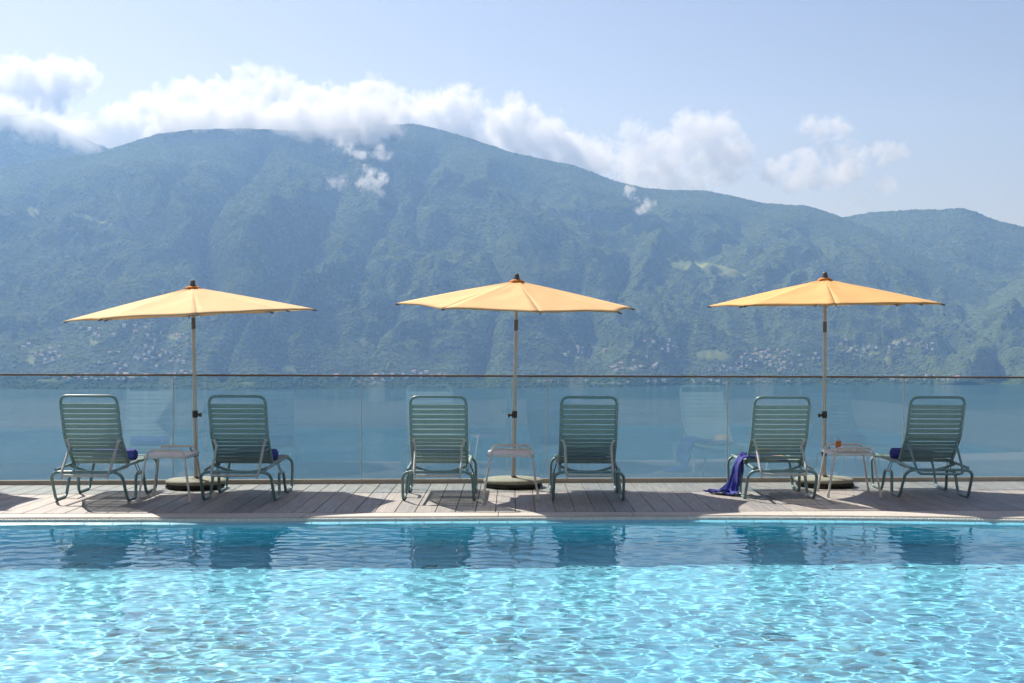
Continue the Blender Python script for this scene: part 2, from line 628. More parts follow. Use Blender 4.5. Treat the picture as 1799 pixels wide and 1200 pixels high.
SHORE = unroll_pts([(-500, 686), (0, 684), (300, 684), (450, 686), (560, 683), (750, 682), (900, 682), (1100, 680), (1200, 677), (1500, 676), (1799, 676), (2300, 676)])
SKYLINE = unroll_pts([(-500, 350), (-200, 322), (0, 297), (60, 285), (97, 278), (175, 270), (198, 260), (241, 247), (280, 235), (340, 228), (420, 226), (520, 230), (600, 229), (660, 221), (690, 218), (735, 219),
                      (780, 229), (830, 245), (900, 268), (960, 281), (1010, 291), (1080, 318), (1130, 330), (1180, 334), (1240, 335), (1290, 345), (1340, 357),
                      (1420, 362), (1475, 380), (1540, 405), (1602, 437), (1660, 470), (1717, 507), (1747, 527), (1800, 556), (1900, 590), (2300, 600)])
MEADOWS = [(1215, 468, 38, 8, 0.10), (1265, 474, 48, 8, 0.26), (58, 372, 11, 8, 0.5), (150, 381, 26, 5, 0.25), (125, 402, 12, 4, 0.1), (185, 392, 14, 3, 0.2),
           (1252, 623, 34, 8, 0.05), (1560, 634, 7, 7, 0.8), (1532, 620, 14, 4, 0), (1575, 601, 7, 3, 0), (508, 648, 13, 6, 0.1),
           (165, 600, 9, 4, 0.3), (55, 632, 8, 10, 0.3), (305, 592, 14, 4, 0.1), (430, 673, 18, 2.5, 0), (655, 674, 22, 2.2, 0), (1060, 673, 30, 2.2, 0), (640, 600, 9, 6, 0.3), (1110, 647, 10, 4, 0), (1330, 619, 5, 4, 0),
           (225, 660, 18, 4, 0), (90, 668, 30, 3, 0)]
RAVINES = [  # polyline, half width px, depth m
    ([(470, 262), (430, 310), (385, 360), (364, 405), (360, 430), (372, 462), (380, 490), (370, 520)], 26, 120),
    ([(330, 300), (300, 345), (290, 400)], 16, 45),
    ([(500, 470), (470, 530), (464, 568), (440, 572), (425, 590), (405, 618), (395, 640)], 20, 90),
    ([(590, 330), (567, 384), (548, 445), (510, 526), (480, 560)], 18, 70),
    ([(764, 270), (745, 310), (731, 340), (727, 375), (741, 405), (776, 420)], 18, 75),
    ([(690, 300), (700, 350), (660, 400), (640, 460)], 16, 50),
    ([(779, 399), (830, 430), (864, 453), (882, 480), (900, 520)], 16, 55),
    ([(906, 300), (960, 340), (1002, 372), (1060, 405), (1105, 438), (1101, 470), (1090, 510)], 22, 80),
    ([(1140, 370), (1170, 410), (1237, 445), (1290, 440)], 16, 45),
    ([(1420, 400), (1450, 440), (1500, 480), (1560, 520), (1640, 560), (1690, 600)], 20, 60),
    ([(1300, 400), (1330, 440), (1400, 470), (1450, 500)], 18, 45),
    ([(200, 330), (235, 390), (300, 440), (345, 480)], 18, 50),
    ([(80, 310), (60, 350), (100, 420), (160, 470), (190, 530)], 20, 55),
    ([(1620, 500), (1690, 545), (1740, 600), (1755, 640)], 18, 70),
    ([(1010, 500), (1040, 560), (1030, 610)], 18, 50),
    ([(720, 500), (700, 560), (660, 610)], 18, 45),
    ([(880, 540), (860, 600), (845, 640)], 16, 40),
]
SPURS = [
    ([(486, 275), (450, 310), (400, 360), (378, 395)], 22, 60),
    ([(600, 300), (560, 350), (470, 420), (410, 470)], 24, 45),
    ([(620, 500), (560, 545), (470, 590), (410, 632)], 22, 75),
    ([(830, 260), (860, 300), (850, 350), (880, 400), (960, 440)], 30, 50),
    ([(1000, 300), (1080, 350), (1180, 400)], 24, 40),
    ([(160, 290), (260, 350), (330, 410), (352, 440)], 24, 45),
    ([(300, 440), (340, 500), (360, 540)], 20, 40),
    ([(1180, 430), (1150, 470), (1120, 520)], 18, 40),
    ([(1799, 570), (1740, 620), (1700, 650)], 20, 50),
]


def terrain(name, uu, shore_px, sky_px, y_shore_fn, depth_fn, amp, seed, rows=230, feat=True, gpow=1.0, meadows=True, cover=0):
    """a mountain flank from its foot to its crest and over the back"""
    X0 = 899.5 + uu * F
    ysh = interp(shore_px, X0)
    ysk = interp(sky_px, X0)
    Yf = y_shore_fn(uu, ysh)
    Yr = Yf + depth_fn(uu)
    zf = H - (ysh - HOR) / F * Yf
    zr = H - (ysk - HOR) / F * Yr
    t = np.concatenate([np.linspace(0, 1, rows), 1 + np.geomspace(0.004, 0.45, 22)])
    U, T = np.meshgrid(uu, t, indexing='ij')
    Tc = np.minimum(T, 1)
    Y = Yf[:, None] + (Yr - Yf)[:, None] * T
    g = Tc ** gpow
    Z = zf[:, None] + (zr - zf)[:, None] * g - np.maximum(T - 1, 0) * (zr - zf)[:, None] * 1.1
    px = X0[:, None] + 0 * T
    py = HOR - (Z - H) * F / Y
    X = U * Y
    win = sstep(0.0, 0.16, T) * (1 - sstep(0.66, 0.96, T))
    wx, wy = fbm(X / 1500, Y / 1500, 3, seed + 40) * 500, fbm(X / 1500, Y / 1500, 3, seed + 50) * 500
    dz = amp * win * (fbm((X + wx + 0.5 * Y) / 620, (Y + wy) / 1500, 4, seed, True))
    dz += amp * 0.42 * win * fbm((X + wx) / 230, (Y + wy) / 330, 3, seed + 20, True)
    dz += 7.0 * sstep(0.02, 0.1, T) * fbm(X / 70, Y / 70, 3, seed + 30) * (1 - 0.6 * sstep(0.95, 1.0, T))
    if feat:
        for line, w, d in RAVINES:
            q = polydist(px, py, unroll_pts(line))
            dz -= 2.3 * d * np.exp(-np.sqrt((q / w) ** 2 + .02) * 1.15) * (1 - sstep(0.80, 0.97, T))
        for line, w, d in SPURS:
            q = polydist(px, py, unroll_pts(line))
            dz += 2.0 * d * np.exp(-np.sqrt((q / w) ** 2 + .03) * 1.1) * (1 - sstep(0.80, 0.97, T))
    Z = Z + dz - 2.0 * (T <= 0.0001)
    py = HOR - (Z - H) * F / Y
    me = grid_mesh(name, np.stack([X, Y, Z], -1), M['terrain'])
    md = np.zeros(px.shape)
    if meadows:
        wob = perlin(px / 9, py / 9, 77) * 0.5
        for (mx, my, rx, ry, an) in MEADOWS:
            mx, my = unroll_pts([(mx, my)])[0]
            ca, sa = math.cos(an), math.sin(an)
            ax, ay = (px - mx) * ca + (py - my) * sa, -(px - mx) * sa + (py - my) * ca
            q = (ax / rx) ** 2 + (ay / ry) ** 2 + wob
            md = np.maximum(md, 1 - sstep(0.8, 1.15, q))
    a_ = me.attributes.new('meadow', 'FLOAT', 'POINT')
    a_.data.foreach_set('value', md.reshape(-1).astype(np.float32))
    o = tag(link(name, me), kind='structure')
    return dict(X=X, Y=Y, Z=Z, px=px, py=py, md=md, uu=uu, t=t, o=o)


U_MAIN = np.linspace(-0.50, 0.50, 760)
main = terrain('mountain', U_MAIN, SHORE, SKYLINE,
               lambda u, ys: 180.0 * F / (ys - HOR),
               lambda u: 3050 + 250 * np.sin(u * 7 + 1) - 900 * sstep(0.22, 0.46, u), 215, 3)
# the far ridge to the right
BACKR = unroll_pts([(1150, 520), (1300, 460), (1420, 405), (1485, 381), (1530, 373), (1570, 371), (1610, 368), (1650, 369), (1690, 366), (1712, 371), (1745, 386), (1799, 399), (1900, 440), (2300, 520)])
BACKR_F = [(0, 600), (2300, 600)]
backr = terrain('mountain', np.linspace(0.10, 0.54, 300), BACKR_F, BACKR, lambda u, ys: 8500 + 0 * u,
                lambda u: 1800 + 0 * u, 150, 61, rows=130, feat=False, meadows=False)
BACKS = unroll_pts([(1500, 700), (1640, 590), (1700, 546), (1728, 527), (1760, 507), (1799, 487), (1880, 450), (2300, 420)])
spur = terrain('mountain', np.linspace(0.30, 0.54, 180), [(0, 662), (2300, 662)], BACKS, lambda u, ys: 7300 + 0 * u,
               lambda u: 1500 + 0 * u, 90, 67, rows=90, feat=False, meadows=False)
BACKL = unroll_pts([(-500, 220), (-150, 190), (-60, 196), (0, 203), (40, 201), (62, 207), (100, 222), (150, 245), (195, 263), (260, 300), (500, 420)])
backl = terrain('mountain', np.linspace(-0.54, -0.15, 240), [(-500, 480), (2300, 480)], BACKL, lambda u, ys: 8300 + 0 * u,
                lambda u: 1200 + 0 * u, 90, 71, rows=110, feat=False, meadows=False)

# ------------------------------------------------------------------ forest
VILLAGES = [  # px box, count, palette weights, label, group
    (20, 330, 575, 652, 60, 'hillside village behind the left parasol'),
    (60, 345, 655, 680, 26, 'shore houses behind the left loungers'),
    (470, 900, 655, 681, 22, 'lakeside houses left of the middle parasol pole'),
    (930, 1190, 600, 655, 34, 'scattered village right of the middle parasol pole'),
    (1240, 1440, 617, 655, 56, 'dense village left of the right parasol pole'),
    (1462, 1640, 600, 640, 38, 'hillside hamlet right of the right parasol pole'),
    (930, 1799, 660, 676, 46, 'lakeside houses along the right shore'),
]


def scatter(tr, n_, seed, rmin, rmax, ulim, tlo=0.004):
    r = np.random.default_rng(seed)
    nu, nt_ = tr['X'].shape
    u = r.uniform(0, 1, n_); t = r.uniform(tlo, 1.03, n_)
    # equal density on the map: more points where the fan is wide
    keep = np.ones(n_, bool)
    fu = u * (nu - 1)
    ft = np.interp(t, tr['t'], np.arange(nt_))
    iu, it = np.minimum(fu.astype(int), nu - 2), np.minimum(ft.astype(int), nt_ - 2)
    au, a_t = fu - iu, ft - it

    def bil(A):
        return (A[iu, it] * (1 - au) + A[iu + 1, it] * au) * (1 - a_t) + (A[iu, it + 1] * (1 - au) + A[iu + 1, it + 1] * au) * a_t
    X, Y, Z, px, py, md = (bil(tr[k]) for k in ('X', 'Y', 'Z', 'px', 'py', 'md'))
    keep &= (md < 0.45)
    keep &= (np.abs(X / Y) < ulim)
    if tr is main:
        # open ground between the village houses
        for (x0, x1, y0, y1, c_, g_) in VILLAGES:
            inside = (px > x0) & (px < x1) & (py > y0 - 2) & (py < y1 + 3)
            keep &= ~(inside & (r.uniform(0, 1, n_) < 0.42))
    cl = fbm(X / 160, Y / 160, 3, seed + 5)
    sc = (rmin + (rmax - rmin) * r.uniform(0, 1, n_) ** 1.6) * (1 + 0.35 * cl)
    A = np.stack([tr['X'], tr['Y'], tr['Z']], -1)
    nr = np.cross(A[iu + 1, it] - A[iu, it], A[iu, it + 1] - A[iu, it])
    nr = nr / np.linalg.norm(nr, axis=1)[:, None]
    nr *= np.sign(nr[:, 2:3])
    nr[:, 2] *= 1.15
    P = np.stack([X, Y, Z], -1)[keep]
    return P, sc[keep], nr[keep]


def forest(name, P, sc, nr, label):
    me = bpy.data.meshes.new(name)
    me.vertices.add(len(P))
    me.vertices.foreach_set('co', P.reshape(-1).astype(np.float32))
    a_ = me.attributes.new('sc', 'FLOAT', 'POINT')
    a_.data.foreach_set('value', sc.astype(np.float32))
    b_ = me.attributes.new('nrm', 'FLOAT_VECTOR', 'POINT')
    b_.data.foreach_set('vector', nr.reshape(-1).astype(np.float32))
    me.materials.append(M['crown'])
    o = link(name, me)
    g = bpy.data.node_groups.new(name, 'GeometryNodeTree')
    g.interface.new_socket('Geometry', in_out='INPUT', socket_type='NodeSocketGeometry')
    g.interface.new_socket('Geometry', in_out='OUTPUT', socket_type='NodeSocketGeometry')
    N = g.nodes.new
    gi, go = N('NodeGroupInput'), N('NodeGroupOutput')
    ico = N('GeometryNodeMeshIcoSphere'); ico.inputs['Radius'].default_value = 1.0; ico.inputs['Subdivisions'].default_value = 2
    sp = N('GeometryNodeSetPosition')
    nz = N('ShaderNodeTexNoise'); nz.inputs['Scale'].default_value = 1.9; nz.inputs['Detail'].default_value = 2.0
    sub = N('ShaderNodeVectorMath'); sub.operation = 'SUBTRACT'; sub.inputs[1].default_value = (0.5, 0.5, 0.5)
    mul = N('ShaderNodeVectorMath'); mul.operation = 'SCALE'; mul.inputs['Scale'].default_value = 1.3
    sm = N('GeometryNodeSetMaterial'); sm.inputs['Material'].default_value = M['crown']
    iop = N('GeometryNodeInstanceOnPoints')
    rv = N('FunctionNodeRandomValue'); rv.data_type = 'FLOAT_VECTOR'
    rv.inputs[0].default_value = (-0.2, -0.2, 0); rv.inputs[1].default_value = (0.2, 0.2, 6.28)
    nn_ = N('GeometryNodeInputNamedAttribute'); nn_.data_type = 'FLOAT_VECTOR'; nn_.inputs['Name'].default_value = 'nrm'
    al = N('FunctionNodeAlignRotationToVector'); al.axis = 'Z'
    cs = N('ShaderNodeCombineXYZ')
    zs = N('ShaderNodeMath'); zs.operation = 'MULTIPLY'; zs.inputs[1].default_value = 0.50
    na = N('GeometryNodeInputNamedAttribute'); na.data_type = 'FLOAT'; na.inputs['Name'].default_value = 'sc'
    L = g.links.new
    L(ico.outputs[0], sp.inputs['Geometry'])
    L(nz.outputs['Color'], sub.inputs[0]); L(sub.outputs[0], mul.inputs[0]); L(mul.outputs[0], sp.inputs['Offset'])
    L(sp.outputs[0], sm.inputs[0])
    L(gi.outputs[0], iop.inputs['Points']); L(sm.outputs[0], iop.inputs['Instance'])
    L(nn_.outputs[0], al.inputs['Vector']); L(rv.outputs[0], al.inputs['Rotation']); L(al.outputs[0], iop.inputs['Rotation'])
    L(na.outputs[0], zs.inputs[0]); L(na.outputs[0], cs.inputs[0]); L(na.outputs[0], cs.inputs[1]); L(zs.outputs[0], cs.inputs[2]); L(cs.outputs[0], iop.inputs['Scale'])
    L(iop.outputs[0], go.inputs[0])
    md = o.modifiers.new('trees', 'NODES'); md.node_group = g
    return tag(o, label, 'forest', None, 'stuff')


P1, S1, N1 = scatter(main, 125000, 5, 6.0, 11.0, 0.42)
forest('forest', P1, S1, N1, 'hazy green woodland covering the main mountain across the lake')
P2, S2, N2 = scatter(backr, 26000, 6, 8.0, 13.0, 0.42)
forest('forest', P2, S2, N2, 'woodland on the far ridge with masts to the right')
P3, S3, N3 = scatter(spur, 9000, 8, 7.0, 11.0, 0.42)
forest('forest', P3, S3, N3, 'woodland on the low spur at the right edge')
P4, S4, N4 = scatter(backl, 14000, 9, 8.0, 14.0, 0.42)
forest('forest', P4, S4, N4, 'woodland on the cloudy peak at the left edge')

# ------------------------------------------------------------------ far houses
def house_mesh(i, w, d, h, rh, wall, roof):
    m = MB()
    m.box((-w / 2, -d / 2, -6), (w / 2, d / 2, h))
    e = 0.7
    v = [(-w / 2 - e, -d / 2 - e, h - .3), (w / 2 + e, -d / 2 - e, h - .3), (w / 2 + e, d / 2 + e, h - .3), (-w / 2 - e, d / 2 + e, h - .3), (-w / 2 - e, 0, h + rh), (w / 2 + e, 0, h + rh)]
    m.add(v, [(0, 1, 5, 4), (2, 3, 4, 5), (1, 2, 5), (3, 0, 4), (3, 2, 1, 0)], 1)
    m.box((w * .2, d * .1, h), (w * .2 + .9, d * .1 + .9, h + rh + 1.1), 0)
    return m.mesh('house', [wall, roof, M['hwin']])


HM = []
for i in range(9):
    HM.append(house_mesh(i, random.uniform(9, 17), random.uniform(8, 11), random.choice([5.5, 6.5, 8.5, 9.5]), random.uniform(2, 3.4),
                         [M['hwall'], M['hwall2'], M['hwall2'], M['hwall3']][i % 4], [M['hroof'], M['hroof2']][i % 2]))
hr = np.random.default_rng(21)
CY = main['py']
placed = []
LAB = ['tiny pale house in the wooded village behind the left parasol', 'tiny shore house seen through the glass behind the left loungers',
       'tiny lakeside house seen through the glass left of the middle parasol pole', 'tiny house among trees right of the middle parasol pole',
       'tiny house in the dense village left of the right parasol pole', 'tiny house in the hillside hamlet right of the right parasol pole',
       'tiny house on the far shore seen through the glass on the right']
for vi, (x0, x1, y0, y1, cnt, grp) in enumerate(VILLAGES):
    cen = [(hr.uniform(x0, x1), hr.uniform(y0, y1)) for _ in range(max(3, cnt // 7))]
    done = tries = 0
    while done < cnt and tries < cnt * 40:
        tries += 1
        c_ = cen[hr.integers(len(cen))]
        x = c_[0] + hr.normal() * (x1 - x0) * 0.07
        y = c_[1] + hr.normal() * (y1 - y0) * 0.12
        if not (x0 <= x <= x1 and y0 <= y <= y1): continue
        ux, uy = unroll_pts([(x, y)])[0]
        u = (ux - 899.5) / F
        iu = int(round((u - U_MAIN[0]) / (U_MAIN[1] - U_MAIN[0])))
        colp = CY[iu]
        k = np.where(colp[:230] <= uy)[0]
        if len(k) == 0: continue
        k = max(1, k[0])
        if k > 150: continue
        p = (main['X'][iu, k], main['Y'][iu, k], main['Z'][iu, k])
        if any((p[0] - q[0]) ** 2 + (p[1] - q[1]) ** 2 < 20 ** 2 for q in placed): continue
        placed.append(p)
        o = link('house', HM[int(hr.integers(9))], None, (p[0], p[1], p[2] + 0.8), (0, 0, hr.normal() * 0.5))
        s_ = hr.uniform(0.7, 1.15)
        if y0 > 650 and hr.uniform() < .3: s_ *= 1.35
        o.scale = (s_, s_, s_)
        tag(o, LAB[vi], 'house', grp)
        done += 1


def mast(p, h, label):
    t = empty('radio_mast', p)
    m = MB()
    for a in range(4):
        sx, sy = [(-1, -1), (1, -1), (1, 1), (-1, 1)][a]
        m.tube([(sx * 2.2, sy * 2.2, -6), (sx * .5, sy * .5, h * .8)], .35, 5)
    for z in np.linspace(2, h * .75, 7):
        w = 2.2 - 1.7 * z / (h * .8)
        m.tube([(-w, -w, z), (w, -w, z), (w, w, z), (-w, w, z)], .2, 4, True)
    m.build('lattice_tower', M['mast'], t)
    MB().tube([(0, 0, h * .78), (0, 0, h)], .4, 6).build('antenna', M['mast'], t)
    tag(t, label, 'mast', 'masts on the far ridge')


for (x, y, h_, lb) in ((1537, 372, 34, 'left one of two slim radio masts on the far right ridge'), (1600.5, 368, 36, 'right one of two slim radio masts on the far right ridge')):
    ux, uy = unroll_pts([(x, y)])[0]
    u = (ux - 899.5) / F
    iu = int(np.argmin(np.abs(backr['uu'] - u)))
    k = 129
    mast((backr['X'][iu, k], backr['Y'][iu, k], backr['Z'][iu, k]), h_, lb)

# ------------------------------------------------------------------ clouds
def cloud_mat(name, c=(1, 1, 1), aniso=0.35, k=1.0):
    nt = NT(name)
    pv = nt.n('VolumePrincipled')
    pv.inputs['Color'].default_value = col(c)
    pv.inputs['Density'].default_value = k
    pv.inputs['Anisotropy'].default_value = aniso
    nt.l(pv.outputs[0], nt.out.inputs['Volume'])
    return nt.mat


M['cloud'] = cloud_mat('cloud_vapour', (0.70, 0.71, 0.74))


def cloud(pts, R, amp, dens, voxel, nscale, label, edge=3.4, seed=0.0):
    """pts: (n,3) seed points; the vapour is a noisy distance field round them, stored as a density grid"""
    pts = np.array(pts)
    lo, hi = pts.min(0) - R * 1.1, pts.max(0) + R * 1.1
    me = bpy.data.meshes.new('cloud')
    me.vertices.add(len(pts))
    me.vertices.foreach_set('co', pts.reshape(-1).astype(np.float32))
    me.materials.append(M['cloud'])
    o = link('cloud', me)
    g = bpy.data.node_groups.new('cloud', 'GeometryNodeTree')
    g.interface.new_socket('Geometry', in_out='INPUT', socket_type='NodeSocketGeometry')
    g.interface.new_socket('Geometry', in_out='OUTPUT', socket_type='NodeSocketGeometry')
    N, L = g.nodes.new, g.links.new
    gi, go = N('NodeGroupInput'), N('NodeGroupOutput')
    vc = N('GeometryNodeVolumeCube')
    vc.inputs['Min'].default_value = tuple(lo); vc.inputs['Max'].default_value = tuple(hi)
    for k, ax in enumerate('XYZ'):
        vc.inputs['Resolution ' + ax].default_value = max(8, int((hi[k] - lo[k]) / voxel))
    pos = N('GeometryNodeInputPosition')
    pr = N('GeometryNodeProximity'); pr.target_element = 'POINTS'
    L(gi.outputs[0], pr.inputs[0])
    wn_ = N('ShaderNodeTexNoise'); wn_.inputs['Scale'].default_value = nscale * 0.6; wn_.inputs['Detail'].default_value = 2
    off = N('ShaderNodeVectorMath'); off.operation = 'ADD'; off.inputs[1].default_value = (seed * 913.0, seed * 517.0, seed * 131.0)
    L(pos.outputs[0], off.inputs[0])
    nz = N('ShaderNodeTexNoise'); nz.inputs['Scale'].default_value = nscale; nz.inputs['Detail'].default_value = 6; nz.inputs['Roughness'].default_value = 0.74
    nz.inputs['Distortion'].default_value = 0.3
    L(off.outputs[0], nz.inputs['Vector'])

    def math_(op, a, b):
        m = N('ShaderNodeMath'); m.operation = op
        for i, v in enumerate((a, b)):
            if isinstance(v, bpy.types.NodeSocket): L(v, m.inputs[i])
            else: m.inputs[i].default_value = v
        return m.outputs[0]
    d = math_('DIVIDE', pr.outputs['Distance'], R)
    v = math_('SUBTRACT', 1.0 - amp * 0.5, d)
    v = math_('ADD', v, math_('MULTIPLY', nz.outputs[0], amp))
    v = math_('SUBTRACT', v, 0.35)
    v = math_('MULTIPLY', v, edge)
    v = math_('MINIMUM', math_('MAXIMUM', v, 0.0), 1.0)
    v = math_('MULTIPLY', v, dens)
    L(v, vc.inputs['Density'])
    sm = N('GeometryNodeSetMaterial'); sm.inputs['Material'].default_value = M['cloud']
    L(vc.outputs[0], sm.inputs[0]); L(sm.outputs[0], go.inputs[0])
    md = o.modifiers.new('vapour', 'NODES'); md.node_group = g
    return tag(o, label, 'cloud', None, 'stuff')


def fill(outline_top, outline_bot, n_, Y0, Y1, seed, inset=0.0):
    """points between two outlines given in the photograph, spread in depth"""
    r = np.random.default_rng(seed)
    xs = r.uniform(outline_top[0][0], outline_top[-1][0], n_)
    top, bot = interp(outline_top, xs), interp(outline_bot, xs)
    f = r.uniform(0, 1, n_)
    ys = top + inset + (np.maximum(bot - top - inset, 1)) * f
    Ys_ = r.uniform(Y0, Y1, n_)
    return [tuple(at(x, y, Y)) for x, y, Y in zip(xs, ys, Ys_)]


CLOUDY = 11400
cloud(fill([(-120, 118), (0, 118), (60, 116), (110, 118), (150, 128)], [(-120, 215), (0, 215), (60, 205), (110, 180), (150, 142)], 150, CLOUDY, CLOUDY + 500, 1, 8), 165, 4.2, 0.0075, 8.5, 0.0055,
      'bright white cloud above the peak at the left edge', seed=1)
cloud(fill([(150, 215), (200, 200), (240, 184), (290, 158), (330, 146), (400, 144), (450, 132), (490, 136), (510, 150), (550, 150), (600, 158), (660, 146), (690, 164), (750, 172), (820, 162), (880, 178), (925, 182), (945, 205), (1000, 220), (1060, 250)],
           [(150, 235), (200, 275), (690, 275), (800, 280), (900, 300), (1000, 330), (1060, 340)], 520, CLOUDY, CLOUDY + 600, 2, 8), 165, 4.2, 0.0075, 8.5, 0.0055,
      'long white cloud bank resting along the mountain crest', seed=2)
cloud(fill([(1095, 228), (1140, 222), (1200, 212), (1230, 206), (1280, 214), (1305, 235)], [(1095, 345), (1140, 350), (1200, 350), (1230, 345), (1280, 320), (1305, 270)], 120, CLOUDY, CLOUDY + 500, 3, 6), 165, 4.2, 0.0045, 8.5, 0.0058,
      'soft white cloud rising behind the ridge right of the middle parasol', seed=3)
cloud(fill([(1410, 216), (1445, 212), (1480, 218)], [(1410, 228), (1445, 232), (1480, 230)], 16, CLOUDY, CLOUDY + 160, 4), 115, 4.0, 0.0055, 11, 0.007, 'small flat cloud highest in the sky on the right', seed=4)
cloud(fill([(1345, 290), (1380, 278), (1430, 275), (1490, 252), (1515, 268)], [(1345, 318), (1380, 325), (1430, 325), (1490, 320), (1515, 300)], 55, CLOUDY, CLOUDY + 260, 5), 120, 4.0, 0.0055, 11, 0.007, 'largest puffy cloud above the saddle on the right', seed=5)
cloud(fill([(1540, 262), (1560, 258), (1580, 266)], [(1540, 280), (1560, 282), (1580, 276)], 12, CLOUDY, CLOUDY + 160, 6), 105, 4.0, 0.0055, 11, 0.007, 'small rounded cloud at the right end of the cloud group', seed=6)
cloud(fill([(1540, 318), (1555, 314), (1568, 322)], [(1540, 332), (1555, 334), (1568, 330)], 10, CLOUDY, CLOUDY + 140, 7), 95, 2.8, 0.004, 11, 0.007, 'small faint cloud just above the far right ridge', seed=7)
cloud(fill([(1480, 352), (1510, 346), (1535, 352)], [(1480, 360), (1510, 362), (1535, 360)], 10, CLOUDY, CLOUDY + 140, 8), 90, 2.8, 0.002, 11, 0.007, 'thin pale cloud strip low over the right saddle', seed=8)
# vapour lying on and before the crest
cloud(fill([(290, 205), (400, 200), (520, 200), (620, 195), (680, 195)], [(290, 222), (400, 228), (520, 234), (620, 240), (680, 232)], 150, 8150, 8650, 9), 150, 4.2, 0.008, 11, 0.007, 'grey fringe of cloud spilling over the main crest', seed=9)
cloud(fill([(-60, 190), (20, 196), (90, 215), (150, 240)], [(-60, 215), (20, 215), (90, 228), (150, 252)], 40, 9250, 9500, 10), 185, 3.6, 0.0060, 11, 0.006, 'veil of mist on the peak at the left edge', seed=10)
cloud([tuple(at(x, y, 7350 + k * 9)) for k, (x, y) in enumerate([(600, 252), (612, 260), (625, 268), (635, 274), (668, 262), (676, 270), (664, 272)])], 44, 6.5, 0.012, 5, 0.019, 'upper scrap of torn cloud on the main slope', seed=11)
cloud([tuple(at(x, y, 7200 + k * 7)) for k, (x, y) in enumerate([(645, 306), (650, 318), (652, 330), (660, 340), (662, 322), (672, 312), (640, 320)])], 44, 6.5, 0.018, 5, 0.018, 'brighter lower scrap of torn cloud on the main slope', seed=12)
cloud([tuple(at(x, y, 7150 + k * 9)) for k, (x, y) in enumerate([(582, 318), (592, 322), (602, 318)])], 42, 6.5, 0.006, 5, 0.02, 'faintest left scrap of torn cloud on the main slope', seed=13)
cloud([tuple(at(x, y, 7450 + k * 7)) for k, (x, y) in enumerate([(1108, 334), (1113, 345), (1120, 356), (1130, 362), (1140, 360), (1128, 368)])], 40, 5.5, 0.018, 5, 0.018, 'small bright cloud scrap on the slope right of the middle parasol', seed=14)

# ================================================================== terrace
def edge_y(x):      # water side of the coping
    return np.interp(x, [-9, -6.2, -4.55, -3.1, -1.5, 0, 1.67, 3.2, 4.66, 6.2, 9], [11.72, 11.97, 12.10, 12.18, 12.28, 12.39, 12.53, 12.53, 12.43, 12.20, 11.6])


def smooth_edge():
    x = np.linspace(-9, 9, 721)
    y = edge_y(x)
    for _ in range(3):
        y = np.convolve(np.pad(y, 20, mode='edge'), np.ones(41) / 41, 'valid')
    return x, y + 0.09


EX, EY = smooth_edge()


def ey(x): return float(np.interp(x, EX, EY))


def deck_y(x): return 12.80 + 0.065 * x          # back edge of the coping, where the planks begin


def glass_y(x): return 15.49 + 0.0845 * x


WZ = -0.055        # water level
NEAR_Y = 4.1
XL, XR = -8.6, 8.6
# sub-deck slab
sd = MB()
n_ = 40
vs_, fs_ = [], []
for i in range(n_ + 1):
    x = XL - 1 + (XR - XL + 2) * i / n_
    for (yy, zz) in ((deck_y(x) - 0.02, -0.03), (glass_y(x) + 0.22, -0.03), (glass_y(x) + 0.22, -3.2), (deck_y(x) - 0.02, -3.2)):
        vs_.append((x, yy, zz))
for i in range(n_):
    for k in range(4):
        j = (k + 1) % 4
        fs_.append((i * 4 + k, (i + 1) * 4 + k, (i + 1) * 4 + j, i * 4 + j))
sd.add(vs_, fs_)
sd.add(vs_[:4], [(0, 1, 2, 3)]); sd.add(vs_[-4:], [(3, 2, 1, 0)])
deck = tag(sd.build('deck', M['under']), kind='structure')
PW, GAP = 0.1885, 0.006
i0 = int(-8.4 / PW)
for i in range(i0, -i0):
    xa, xb = i * PW + GAP / 2 - 0.148, (i + 1) * PW - GAP / 2 - 0.148
    ya0, ya1 = deck_y(xa) + 0.004, glass_y(xa) - 0.035
    yb0, yb1 = deck_y(xb) + 0.004, glass_y(xb) - 0.035
    b = 0.003
    cx_, cy_ = (xa + xb) / 2, (ya0 + ya1) / 2
    v = [(xa, ya0, -.028), (xb, yb0, -.028), (xb, yb1, -.028), (xa, ya1, -.028),
         (xa, ya0, -b), (xb, yb0, -b), (xb, yb1, -b), (xa, ya1, -b),
         (xa + b, ya0 + b, 0), (xb - b, yb0 + b, 0), (xb - b, yb1 - b, 0), (xa + b, ya1 - b, 0)]
    v = [(p[0] - cx_, p[1] - cy_, p[2]) for p in v]
    f = [(3, 2, 1, 0), (8, 9, 10, 11)]
    for k in range(4):
        j = (k + 1) % 4
        f += [(k, j, 4 + j, 4 + k), (4 + k, 4 + j, 8 + j, 8 + k)]
    MB().add(v, f).build('plank', M['wood'], deck, (cx_, cy_, random.uniform(-0.0015, 0.0)))

